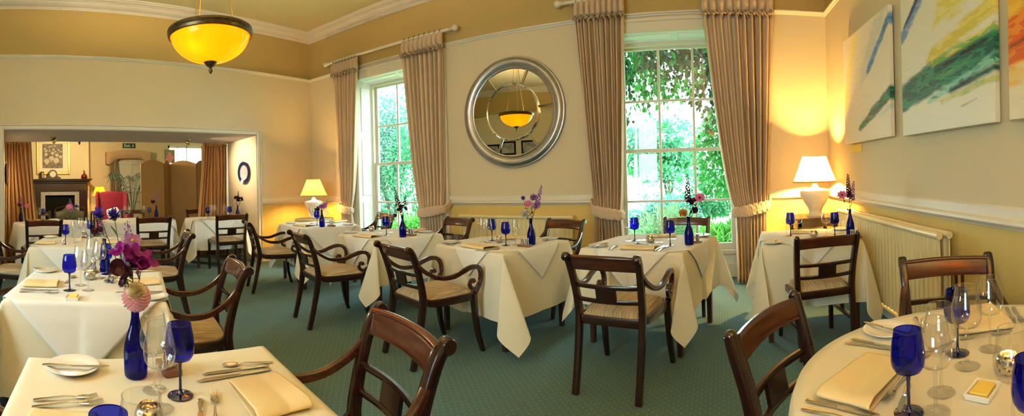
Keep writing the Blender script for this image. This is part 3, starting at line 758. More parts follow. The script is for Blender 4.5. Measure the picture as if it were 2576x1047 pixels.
NAPKINS = [
 (1,-0.970,0.014,-0.924,0.173,0.17,'at its near left, cropped by the photo'),
 (1,-0.908,0.557,-0.880,0.702,0.22,'at its right edge'),
 (2,-2.506,0.087,-2.464,0.278,0.17,'at its left'),
 (2,-2.402,0.617,-2.377,0.848,0.17,'at its right'),
 (3,-4.346,0.287,-4.316,0.472,0.17,'at its left'),
 (3,-4.274,0.889,-4.207,1.085,0.17,'at its right'),
 (4,-7.391,0.292,-7.349,0.542,0.17,''),
 (5,-6.743,2.039,-6.619,2.264,0.17,''),
 (6,-6.057,3.068,-5.872,3.279,0.17,''),
 (7,-4.666,3.502,-4.338,3.506,0.17,'at its left'),
 (7,-4.460,4.059,-4.479,4.319,0.17,'at its right'),
 (8,-3.193,3.174,-2.952,3.182,0.17,'at its left'),
 (8,-2.860,3.737,-2.869,3.967,0.17,'at its right'),
 (9,-1.926,3.087,-1.605,2.976,0.17,'in front'),
 (9,-1.745,3.574,-1.560,3.718,0.15,'at the back'),
 (10,-0.618,3.163,-0.362,3.142,0.17,'in front'),
 (10,-0.476,3.801,-0.230,3.844,0.15,'at the back'),
 (11,0.764,3.767,0.963,3.681,0.15,'at the back'),
 (12,0.283,1.057,0.380,0.950,0.2,'nearest the camera'),
 (12,0.797,1.231,0.974,1.159,0.15,'at the far side'),
]

# ------------------------------------------------------------ lounge beyond the alcove
LZ = 2.75
mb = MB(); mb.b2((-12.6, -3.2, 0), (-12.4, 4.75, LZ)); mb.b2((-12.6, 5.95, 0), (-12.4, 6.3, LZ)); mb.b2((-12.6, 4.75, 0), (-12.4, 5.95, .9)); mb.b2((-12.6, 4.75, 2.5), (-12.4, 5.95, LZ))
struct(mb.build('wall_lounge_far', lounge_m, smooth=False))
quadbox('wall_lounge_right', (-12.6, 6.2, 0), (NX, 6.4, LZ), lounge_m)
quadbox('wall_lounge_left', (-12.6, -3.2, 0), (NX, -3.0, LZ), lounge_m)
mb = MB(); mb.b2((NX - .03, 4.0, 0), (NX, 6.4, LZ)); mb.b2((NX - .03, -3.2, 0), (NX, -.05, LZ)); mb.b2((NX - .03, -.05, 2.1), (NX, 4.0, LZ)); struct(mb.build('wall_lounge_near', lounge_m, smooth=False))
quadbox('ceiling', (-12.6, -3.2, LZ), (NX, 6.4, LZ + .1), ceiling_m)
quadbox('floor', (-12.6, 5.62, -.1), (NX, 6.4, 0), carpet_m); quadbox('floor', (-12.6, -3.2, -.1), (NX, -3.0, 0), carpet_m)
mb = MB(); mb.b2((-12.4, .45, 0), (-12.0, 2.26, LZ)); struct(mb.build('wall_chimney_breast', lounge_m, smooth=False))
# small far window with bright panes
r = struct(empty('window_3', (-12.5, 5.35, 1.7)))
mb = MB()
for a, b, c, d in ((-.6, -.53, -.8, .8), (.53, .6, -.8, .8), (-.6, .6, .73, .8), (-.6, .6, -.8, -.73), (.02, .05, -.8, .8), (-.28, -.26, -.8, .8), (-.6, .6, -.02, .02)): mb.b2((-.04, a, c), (.05, b, d))
mb.build('window_frame', white_trim, r, smooth=False); MB().b2((-.005, -.55, -.75), (.0, .55, .75)).build('window_glass', pane_glass, r, smooth=False)

def fireplace():
    r = empty('fireplace', (-12.0, 1.46, 0), 0, 'dark oak mantelpiece with grey marble slips against the far lounge wall', 'fireplace')
    s = MB(); s.b2((0, -.74, 0), (.14, -.55, 1.19)); s.b2((0, .50, 0), (.14, .72, 1.19)); s.b2((0, -.75, 1.19), (.145, .73, 1.40)); s.b2((0, -.78, 1.40), (.18, .76, 1.45)); s.b2((0, -.82, 1.45), (.24, .80, 1.485)); s.build('surround', oak, r, smooth=False, bevel=.008)
    MB().b2((0, -.80, 1.485), (.27, .84, 1.515)).build('mantel_shelf', oak, r, smooth=False, bevel=.006)
    s = MB(); s.b2((0, -.55, 0), (.10, -.43, 1.08)); s.b2((0, .38, 0), (.10, .50, 1.08)); s.b2((0, -.55, 1.08), (.10, .5, 1.19)); s.build('marble_slip', marble, r, smooth=False)
    s = MB(); s.b2((0, -.43, .0), (.01, .38, 1.08)); s.build('fire_opening', black_m, r, smooth=False)  # flat black panel, no recess modelled behind it
    MB().b2((0, -.8, 0), (.5, .8, .04)).build('hearth', marble, r, smooth=False, bevel=.005)
fireplace()
def fire_screen():
    r = empty('fire_screen', (-11.55, 1.65, .04), 0, 'dark iron fire screen standing before the hearth', 'fire screen')
    pts = [(0, -.40, 0), (0, -.40, .62), (0, -.30, .72), (0, -.12, .76), (0, 0, .86), (0, .12, .76), (0, .30, .72), (0, .40, .62), (0, .40, 0)]
    MB().tube(pts, .012, 6, smooth=4).build('frame', bronze, r)
    MB().grid(lambda u, v: (0, -.39 + .78 * u, .02 + v * (.60 + .2 * math.exp(-((u - .5) / .2) ** 2))), 16, 4).build('mesh_panel', pm('fine_fire_mesh', (.06, .055, .04), .6), r, solid=.004)
    mb = MB()
    for k in range(5):
        a = PI * k / 4; mb.tube([(.012, .0, .36), (.014, .12 * math.cos(a), .36 + .12 * math.sin(a)), (.014, .2 * math.cos(a), .36 + .15 * math.sin(a))], .008, 5, smooth=3)
    mb.build('scroll_ornament', bronze, r)
fire_screen()
def mantel_clock():
    r = empty('mantel_clock', (-11.88, 1.235, 1.515), 0, 'dark wooden mantel clock with round pale dial on the mantel shelf', 'clock')
    pts = [(-.22, 0), (-.22, .035), (-.17, .05), (-.12, .09)] + [(-.125 * math.cos(a), .125 + .125 * math.sin(a)) for a in [PI * i / 12 for i in range(1, 12)]] + [(.12, .09), (.17, .05), (.22, .035), (.22, 0)]
    mb = MB(); n = len(pts); mb.add([(-.05, y, z) for y, z in pts] + [(.06, y, z) for y, z in pts], [tuple(range(n)), tuple(range(2 * n - 1, n - 1, -1))] + [(i, n + i, n + (i + 1) % n, (i + 1) % n) for i in range(n)])
    mb.build('case', oak, r, smooth=False, fix=True, bevel=.004)
    MB().lathe([(.001, .07), (.078, .07), (.085, .062), (.085, .055)], 32).xf(Matrix.Translation((0, 0, .125)) @ Matrix.Rotation(PI / 2, 4, 'Y')).build('dial', pm('clock_dial', (.62, .52, .33), .4), r)
    mb = MB().b2((.071, -.002, .125), (.074, .002, .17)); mb.b2((.071, .0, .123), (.074, .03, .127)); mb.build('hands', black_m, r, smooth=False)
mantel_clock()
r = empty('framed_picture', (-12.0, 1.27, 2.10), 0, 'gilt framed monochrome picture of sheep above the mantelpiece', 'picture')
mb = MB()
for a, b, c, d in ((-.46, -.40, -.46, .46), (.40, .46, -.46, .46), (-.40, .40, -.46, -.40), (-.40, .40, .40, .46)): mb.b2((0, a, c), (.04, b, d))
mb.build('picture_frame', gold, r, smooth=False, bevel=.008)
MB().b2((0, -.41, -.41), (.012, .41, .41)).build('mount', pm('cream_mount', (.72, .64, .45), .7), r, smooth=False)
MB().b2((.012, -.30, -.29), (.016, .26, .37)).build('print', noisy('grey_engraving_ground', (.30, .25, .17), (.05, .04, .03), .7, 22), r, smooth=False)
mb = MB()
for k, (y, z, q) in enumerate([(-.18, -.1, .075), (-.05, -.02, .07), (.08, -.08, .08), (-.2, .08, .05), (.1, .06, .05), (-.02, .12, .045), (.2, .02, .045)] + [(random.uniform(-.25, .22), random.uniform(.15, .33), .025) for _ in range(14)]): mb.ball((.017, y, z), q, 12, 8, (.03, 1, .9))
for y, z in ((-.18, -.17), (.07, -.15), (-.06, -.09)): mb.ball((.019, y, z), .028, 8, 6, (.05, .8, 1))
mb.build('printed_flock', noisy('pale_engraving', (.62, .54, .38), (.35, .29, .2), .7, 40), r)
r = empty('red_bottle', (-11.87, 2.10, 1.515), 0, 'small round dark red bottle at the right end of the mantel shelf', 'bottle')
MB().lathe([(.001, 0), (.05, 0), (.082, .03), (.088, .07), (.07, .11), (.03, .135), (.018, .15), (.018, .18), (.026, .185)], 20).build('body', pm('dark_red_glaze', (.16, .01, .01), .2), r); MB().lathe([(.02, .18), (.02, .2), (.006, .215), (.002, .26), (.001, .26)], 10).build('stopper', oak, r)
r = empty('photo_frame', (-11.9, .96, 1.515), .9, 'small standing photo frame left of the clock on the mantel', 'photo frame'); MB().box((0, 0, .10), (.02, .14, .20)).build('frame', oak, r, smooth=False, bevel=.004); MB().box((.011, 0, .10), (.002, .10, .15)).build('photograph', pm('sepia_photo', (.4, .33, .22), .5), r, smooth=False)

# exit sign
def text(name, s, size, mat, parent, loc, rot, ext=.001):
    cu = bpy.data.curves.new(name, 'FONT'); cu.body = s; cu.size = size; cu.extrude = ext; cu.align_x = 'CENTER'; cu.align_y = 'CENTER'
    o = bpy.data.objects.new(name, cu); me = bpy.data.meshes.new_from_object(o); bpy.data.objects.remove(o); o = bpy.data.objects.new(name, me); C.objects.link(o); me.materials.clear(); me.materials.append(mat)
    o.parent = parent; o.location = loc; o.rotation_euler = rot; return o
r = empty('exit_sign', (-12.4, 3.53, 2.47), 0, 'dark green exit sign with running figure high on the far wall', 'sign')
MB().b2((0, -.19, -.07), (.02, .19, .07)).build('panel', pm('exit_green', (.01, .06, .035), .4), r, smooth=False)
sgn = pm('sign_white', (.8, .85, .8), .5); text('lettering', 'Exit', .12, sgn, r, (.022, -.06, 0), (PI / 2, 0, PI / 2))
mb = MB(); mb.ball((.022, .125, .035), .012, 8, 6, (.2, 1, 1)); mb.tube([(.022, .12, .02), (.022, .115, -.01)], .007, 5); mb.tube([(.022, .115, -.01), (.022, .14, -.025), (.022, .135, -.05)], .005, 5); mb.tube([(.022, .115, -.01), (.022, .10, -.03), (.022, .08, -.035)], .005, 5); mb.tube([(.022, .10, .01), (.022, .12, .018), (.022, .15, .005)], .004, 5); mb.build('running_figure', sgn, r)

# doorway with pelmet and striped curtains
r = struct(empty('door_1', (-12.4, 3.55, 0)))
mb = MB(); mb.b2((0, -.5, 0), (.03, .5, 2.02)); mb.build('door_panel', door_m, r, smooth=False)
mb = MB()
for a, b, c, d in ((-.5, -.4, 0, 2.02), (.4, .5, 0, 2.02), (-.4, .4, 1.92, 2.02), (-.4, .4, .85, 1.0), (-.4, .4, 0, .18), (-.05, .05, .18, .85), (-.05, .05, 1.0, 1.92)): mb.b2((.03, a, c), (.05, b, d))
mb.build('door_stile', door_m, r, smooth=False, bevel=.004); MB().ball((.08, -.42, 1.02), .03, 10, 8).build('door_handle', brass, r)
r = empty('pelmet', (-12.385, 3.48, 0), 0, 'shaped tan fabric pelmet over the lounge doorway', 'pelmet')
n = 40; pr = []
for i in range(n + 1):
    u = i / n; y = -.66 + 1.32 * u; e = min(u, 1 - u); zb = 1.92 if e < .06 else (1.92 + .12 * min(1, (e - .06) / .14) + .05 * (1 - math.cos(PI * min(1, max(0, (e - .06) / .3)))) / 2)
    pr.append((y, zb, 2.27 + .06 * math.sin(PI * u)))
mb = MB(); k = n + 1; vs = [(.22, y, a) for y, a, b in pr] + [(.22, y, b) for y, a, b in pr] + [(.0, y, b) for y, a, b in pr]
mb.add(vs, [(i, i + 1, k + i + 1, k + i) for i in range(n)] + [(k + i, k + i + 1, 2 * k + i + 1, 2 * k + i) for i in range(n)]); mb.add([(.22, -.66, 1.92), (0, -.66, 1.92), (0, -.66, 2.27), (.22, -.66, 2.27), (.22, .66, 1.92), (0, .66, 1.92), (0, .66, 2.27), (.22, .66, 2.27)], [(0, 1, 2, 3), (4, 7, 6, 5)])
mb.build('pelmet_board', pelmet_m, r, solid=.01, auto=.4)
def plain_curtain(name, x, y0, y1, y0b, y1b, ztop, mat, label, npl, group, zb=.01, tilt=0):
    r = empty(name, (x, (y0 + y1) / 2, 0), 0, label, 'curtain', group); oy = (y0 + y1) / 2; rnd = random.Random(len(label)); ph = [rnd.uniform(-1, 1) for _ in range(npl + 2)]
    def fn(u, v):
        t = v ** 1.3; a = y0 + (y0b - y0) * t; b = y1 + (y1b - y1) * t; k = u * npl; i = int(min(npl, k))
        return (.045 * (.6 + .5 * v) * math.sin(2 * PI * k + ph[i]) + .012 * math.sin(4 * PI * k + v * 3), a + (b - a) * u - oy + .012 * math.sin(v * 6 + k), ztop + (zb - ztop) * v)
    MB().grid(fn, npl * 12, 30).build('curtain_panel', mat, r, auto=None, solid=.004)
    MB().grid(lambda u, v: (.03 + .028 * math.sin(2 * PI * u * npl), y0 + (y1 - y0) * u - oy, ztop - .05 * v + .01), npl * 10, 2).build('gathered_heading', mat, r, auto=None, solid=.005)
plain_curtain('curtain', -12.22, 2.88, 3.12, 2.95, 3.30, 2.05, stripe_curtain, 'striped curtain left of the lounge doorway under the pelmet', 5, 'striped lounge curtains')
plain_curtain('curtain', -12.22, 3.92, 4.12, 3.80, 4.1, 2.05, stripe_curtain, 'striped curtain at the right side of the lounge doorway', 4, 'striped lounge curtains')
plain_curtain('curtain', -7.36, -.04, .40, -.04, .62, 2.05, peach_curtain, 'peach curtain at the left end of the alcove', 8, 'peach alcove curtains')
plain_curtain('curtain', -7.36, 3.50, 4.0, 3.32, 4.0, 2.05, peach_curtain, 'peach curtain at the right end of the alcove, beside the plate wall', 8, 'peach alcove curtains')
MB().tube([(-7.40, -.05, 2.07), (-7.40, 4.0, 2.07)], .012, 8).build('curtain_rail', white_trim); tag(bpy.data.objects['curtain_rail'], 'slim white curtain rail along the back edge of the alcove soffit', 'rail')

# folding screen
def screen():
    r = empty('folding_screen', (-9.1, 3.4, 0), 0, 'tall tan fabric folding screen with scalloped tops in the lounge', 'screen')
    P = [(-8.95, 2.80), (-8.95, 3.33), (-9.35, 3.60), (-8.95, 4.10), (-9.30, 4.50)]
    for (ax, ay), (bx, by) in zip(P[:-1], P[1:]):
        L = math.hypot(bx - ax, by - ay); n = 14; a = math.atan2(by - ay, bx - ax); top = [(L * i / n, 1.77 + .085 * math.sin(PI * i / n)) for i in range(n + 1)]
        q = [(0, .02)] + top + [(L, .02)]; m = len(q); mb = MB().add([(x, -.014, z) for x, z in q] + [(x, .014, z) for x, z in q], [tuple(range(m)), tuple(range(2 * m - 1, m - 1, -1))] + [(i, (i + 1) % m, m + (i + 1) % m, m + i) for i in range(m)])
        mt = Matrix.Translation((ax + 9.1, ay - 3.4, 0)) @ Matrix.Rotation(a, 4, 'Z'); mb.xf(mt); mb.build('panel', hessian, r, smooth=False, fix=True, bevel=.003)
        mb = MB().tube([(L + .004, 0, .02), (L + .004, 0, 1.76)], .010, 6); mb.xf(mt); mb.build('hinge_braid', oak, r)
screen()
# pink picture
r = empty('framed_picture', (-12.4, 4.80, 2.17), 0, 'small unframed picture of pink flowers above the folding screen', 'picture')
mb = MB().b2((0, -.16, -.2), (.03, .16, .2)); mb.build('canvas', noisy('green_grey_canvas', (.30, .30, .18), (.22, .2, .12), .7, 8), r, smooth=False)
mb = MB()
for k in range(14): mb.ball((.03, random.uniform(-.1, .1), random.uniform(-.16, .1)), random.uniform(.03, .06), 8, 6, (.1, 1, 1))
mb.build('painted_blooms', noisy('pink_paint', (.75, .16, .28), (.8, .4, .3), .6, 20), r)

# wing armchair
def wing_chair():
    r = empty('wing_armchair', (-10.35, 2.52, 0), -.12, 'crimson velvet wing armchair facing the dining room', 'armchair'); k = red_vel
    for x in (-.30, .30):
        for y in (-.30, .30): MB().sweep([(x, y, 0), (x * .97, y * .97, .16)], [.035, .05], [.035, .05]).build('leg', oak, r)
    MB().b2((-.34, -.36, .15), (.36, .36, .36)).build('base', k, r, bevel=.04)
    MB().b2((-.22, -.27, .35), (.38, .27, .50)).build('seat_cushion', k, r, bevel=.05)
    pts = lambda y: [(-.30, y, .3), (-.33, y, .7), (-.38, y, 1.05), (-.40, y, 1.16)]
    MB().grid(lambda u, v: (-.30 - .12 * v + .03 * math.cos((u - .5) * PI), (u - .5) * .62, .34 + (.80 + .035 * math.sin(PI * u)) * v), 16, 16).build('backrest', k, r, solid=.12)
    for s in (-1, 1):
        MB().grid(lambda u, v: (-.36 + .30 * u * (1 - .45 * abs(v - .45) ** 1.4) - .06 * v, s * (.32 + .05 * u), .58 + (.60 - .08 * u ** 2) * v), 10, 12).build('wing', k, r, solid=.06)
        MB().sweep([(-.32, s * .34, .40), (.0, s * .35, .42), (.34, s * .36, .42)], .12, .36, n=12, sq=.6).build('arm', k, r)
        MB().sweep([(-.32, s * .35, .60), (.0, s * .36, .61), (.37, s * .37, .60)], .15, .13, n=12, sq=.9).build('arm_roll', k, r)
wing_chair()
tag(MB().sweep([(0, 0, -.16), (0, 0, -.08), (0, 0, 0), (0, 0, .08), (0, 0, .16)], [.26, .32, .33, .32, .26], [.03, .09, .12, .09, .03], up=(1, 0, 0), n=16, sq=.7, smooth=2).xf(Matrix.Translation((-10.15, 2.50, .64)) @ Matrix.Rotation(-.4, 4, 'Y') @ Matrix.Rotation(.25, 4, 'X')).build('cushion', cloth_mat('pale_blue_cushion', (.55, .62, .72), tr=0), auto=None), 'pale blue cushion leaning in the crimson wing armchair', 'cushion')

# ------------------------------------------------------------ table lamps
def lamp(loc, rs0, rs1, zb, zt, label, prof, energy, shade, parts_mat=ceramic):
    """rs0 bottom radius, rs1 top radius of the shade, heights relative to the base"""
    r = empty('table_lamp', loc, 0, label, 'lamp', 'lit table lamps with pleated shades')
    MB().lathe(prof, 28).build('lamp_base', parts_mat, r)
    MB().tube([(0, 0, prof[-1][1] - .01), (0, 0, zt - .02)], .008, 8).build('stem', brass, r)
    n = 48
    def wob(rr, z, a): return rr * (1 + .026 * math.cos(n * a))
    h = zt - zb
    pr = [(rs0 + (rs1 - rs0) * (t ** .85), zb + h * t) for t in [i / 8 for i in range(9)]]
    sh = MB().lathe(pr, n * 6, wob=wob).build('lamp_shade', shade, r, auto=None)
    MB().lathe([(rs0 + .002, zb - .002), (rs0 + .006, zb + .006), (rs0 + .001, zb + .012)], 48).build('shade_trim', braid_m, sh); MB().lathe([(rs1 + .001, zt - .010), (rs1 + .005, zt - .004), (rs1, zt)], 48).build('shade_trim', braid_m, sh)
    MB().ball((0, 0, zb + h * .45), .03, 12, 10).build('bulb', bulb_m, r)
    l = light('bulb_light', 'POINT', (0, 0, zb + h * .45), energy, (1, .57, .14), .035); l.parent = r
    return r
braid_m = pm('shade_braid', (.45, .28, .10), .7)
bigprof = [(.001, 0), (.10, 0), (.10, .012), (.085, .02), (.075, .03), (.07, .05), (.085, .09), (.13, .16), (.165, .22), (.172, .26), (.16, .285), (.10, .30), (.05, .31), (.03, .34), (.02, .36)]
L2 = lamp((1.27, 4.80, .775), .245, .13, .375, .665, 'bright cream ceramic lamp in the right-hand corner', bigprof, 230, shade_m)
L1 = lamp((-5.60, 4.66, .725), .225, .105, .36, .63, 'cream ceramic lamp in the left-hand corner by the curtain', [(a * .9, b * .93) for a, b in bigprof], 80, shade_yellow)
L3 = lamp((-11.75, 2.50, .62), .21, .10, .42, .68, 'small lamp with a mustard shade beside the crimson armchair', [(.001, 0), (.07, 0), (.06, .02), (.05, .05), (.085, .12), (.10, .2), (.07, .28), (.03, .32), (.02, .38)], 16, shade_mustard, noisy('olive_glaze', (.25, .22, .14), (.2, .17, .1), .3))
# barley twist lamp table
def twist_table(loc, w, h, label):
    r = empty('lamp_table', loc, 0, label, 'side table')
    MB().b2((-w / 2, -w / 2, h - .022), (w / 2, w / 2, h)).build('tabletop', mahogany_top, r, smooth=False, bevel=.006)
    a = w / 2 - .03; mb = MB(); mb.b2((-a, -a, h - .10), (a, -a + .02, h - .022)); mb.b2((-a, a - .02, h - .10), (a, a, h - .022)); mb.b2((-a, -a, h - .10), (-a + .02, a, h - .022)); mb.b2((a - .02, -a, h - .10), (a, a, h - .022)); mb.build('apron', oak, r, smooth=False, bevel=.003)
    for sx in (-1, 1):
        for sy in (-1, 1):
            x, y = sx * (a - .02), sy * (a - .02); mb = MB()
            for q in (0, PI): mb.tube([(x + .012 * math.cos(z * 42 + q), y + .012 * math.sin(z * 42 + q), z) for z in [.10 + (h - .2) * i / 60 for i in range(61)]], .013, 6)
            mb.b2((x - .02, y - .02, 0), (x + .02, y + .02, .11)); mb.b2((x - .02, y - .02, h - .11), (x + .02, y + .02, h - .022)); mb.build('leg', oak, r)
twist_table((1.24, 4.82, 0), .50, .775, 'dark barley-twist side table under the bright corner lamp')
r = empty('lamp_table', (-11.75, 2.50, 0), 0, 'low dark side table under the mustard lounge lamp', 'side table'); MB().b2((-.24, -.24, .59), (.24, .24, .62)).build('tabletop', oak, r, smooth=False, bevel=.005)
for sx in (-1, 1):
    for sy in (-1, 1): MB().b2((sx * .2 - .02, sy * .2 - .02, 0), (sx * .2 + .02, sy * .2 + .02, .59)).build('leg', oak, r, smooth=False)

# ------------------------------------------------------------ pendants
def pendant(loc, label, energy):
    x, y, zr = loc; r = empty('pendant_lamp', (x, y, zr), 0, label, 'pendant lamp', 'amber bowl pendants'); R = .345
    pr = [(R, 0)] + [(R * math.cos(t), -.245 * math.sin(t)) for t in [PI / 2 * i / 14 for i in range(1, 14)]] + [(.05, -.247)]
    gb = MB().lathe(pr, 56).build('glass_bowl', amber_bowl, r, solid=.004)
    MB().lathe([(R - .004, -.012), (R + .008, -.035), (R + .020, -.03), (R + .028, -.01), (R + .022, .0), (R + .03, .012), (R + .026, .03), (R + .008, .036), (R - .006, .03), (R - .004, -.012)], 64).build('rim', bronze, r)
    MB().lathe([(.058, -.225), (.062, -.235), (.055, -.25), (.035, -.275), (.012, -.29), (.009, -.30), (.016, -.305), (.018, -.32), (.010, -.335), (.001, -.345)], 20).build('finial', bronze, gb)
    for k in range(3):
        a = 2 * PI * k / 3 - 1.02; c, s = math.cos(a), math.sin(a)
        pts = [((R * (1 - t) ** 1.25 * .55 + .04 + (.0 if t else .0)) * c * (1 if t > 0 else 1), (R * (1 - t) ** 1.25 * .55 + .04) * s, .02 + (CZ - zr - .16) * t) for t in [i / 8 for i in range(9)]]
        pts[0] = ((R - .05) * c * .72, (R - .05) * s * .72, .02); MB().tube(pts, .0065, 6, smooth=2).build('hanging_cord', brass, r)
        MB().tube([(R * c, R * s, .02), (.72 * (R - .05) * c, .72 * (R - .05) * s, .02)], .006, 6).build('arm', bronze, r)
        MB().ball((.20 * c, .20 * s, -.10), .028, 12, 10).build('bulb', bulb_m, r)
        l = light('bulb_light', 'POINT', (.20 * c, .20 * s, -.10), energy / 3, WARM, .04); l.parent = r
    h = CZ - zr; MB().lathe([(.001, h - .14), (.03, h - .13), (.045, h - .10), (.02, h - .08), (.03, h - .06), (.07, h - .02), (.08, h), (.001, h)], 20).build('ceiling_rose', brass, r)
pendant((-3.42, 1.72, 2.60), 'amber glass bowl pendant with dark bronze rim, near the top left', 200)
pendant((.55, -1.15, 2.45), 'added amber bowl pendant for fill light, unseen behind the camera', 400)  # added lamp, never in view, warms and brightens the near tables

# alcove spotlights, aimed at the plates
def spot(x, y, z, target, label, e):
    r = empty('spotlight', (x, y, z), 0, label, 'spotlight', 'small brass spotlights on the alcove soffit')
    MB().lathe([(.001, 0), (.045, 0), (.045, -.012), (.02, -.02), (.001, -.02)], 16).build('mount', brass, r)
    d = (Vector(target) - Vector((x, y, z - .07))).normalized(); q = d.to_track_quat('Z', 'Y').to_matrix().to_4x4()
    MB().lathe([(.001, -.045), (.022, -.04), (.036, -.015), (.042, .025), (.038, .03), (.03, .0), (.001, -.01)], 18).xf(Matrix.Translation((0, 0, -.06)) @ q).build('spotlight_head', brass, r)
    l = light('spot_light', 'SPOT', Vector((0, 0, -.06)) + d * .05, e, (1, .78, .5), .02, spot_size=1.25, spot_blend=.9); l.parent = r; l.rotation_euler = d.to_track_quat('-Z', 'Y').to_euler()
spot(-6.8, .73, 2.07, (-6.9, -.03, 1.5), 'small brass spotlight at the left of the alcove soffit', 30)
spot(-6.8, 2.97, 2.07, (-6.65, 4.0, 1.65), 'small brass spotlight at the right of the alcove soffit', 34)
for e in (40,): pl = light('lounge_ceiling_light', 'POINT', (-9.8, 1.6, 2.35), 60, WARM, .12)
r = empty('ceiling_fitting', (-9.0, 1.50, LZ), 0, 'small dark fitting hanging from the lounge ceiling', 'light fitting'); MB().lathe([(.001, 0), (.09, 0), (.09, -.02), (.02, -.05), (.015, -.40), (.001, -.40)], 14).build('rod', bronze, r); MB().lathe([(.02, -.40), (.10, -.44), (.11, -.47), (.03, -.52), (.015, -.58), (.001, -.59)], 16).build('cup', bronze, r)
# wall plates
def wall_plate(x, y, z, sy, label):
    r = empty('wall_plate', (x, y, z), 0, label, 'plate', 'blue rimmed plates on the alcove walls'); R = Matrix.Rotation(sy * PI / 2, 4, 'X')
    MB().lathe([(.001, .012), (.11, .010), (.125, .018), (.13, .022)], 40).xf(R).build('plate_well', noisy('silver_grey_glaze', (.42, .42, .44), (.34, .34, .37), .2, 10), r)
    MB().lathe([(.13, .022), (.165, .03), (.19, .036), (.192, .030), (.12, .002), (.001, .0)], 40).xf(R).build('plate_rim', pm('dark_blue_glaze', (.012, .016, .06), .15), r)
wall_plate(-6.66, 3.985, 1.50, 1, 'blue rimmed plate on the right wall of the alcove')
wall_plate(-6.60, -.035, 1.50, -1, 'blue rimmed plate on the left wall of the alcove')
# pictures on the rear wall, seen in the mirror
for k, (x, z, w) in enumerate(((-4.9, 2.0, .5), (-4.1, 2.0, .75), (-5.6, 2.0, .5))):
    r = empty('framed_picture', (x, BY, z), 0, ['narrow', 'wide', 'far left'][k] + ' dark framed photograph on the rear wall, seen in the mirror', 'picture', 'dark framed photographs on the rear wall')
    MB().b2((-w / 2, 0, -.2), (w / 2, .025, .2)).build('picture_frame', black_m, r, smooth=False, bevel=.004); MB().b2((-w / 2 + .05, .02, -.15), (w / 2 - .05, .028, .15)).build('print', noisy('grey_photo', (.12, .12, .11), (.45, .43, .38), .5, 6), r, smooth=False)

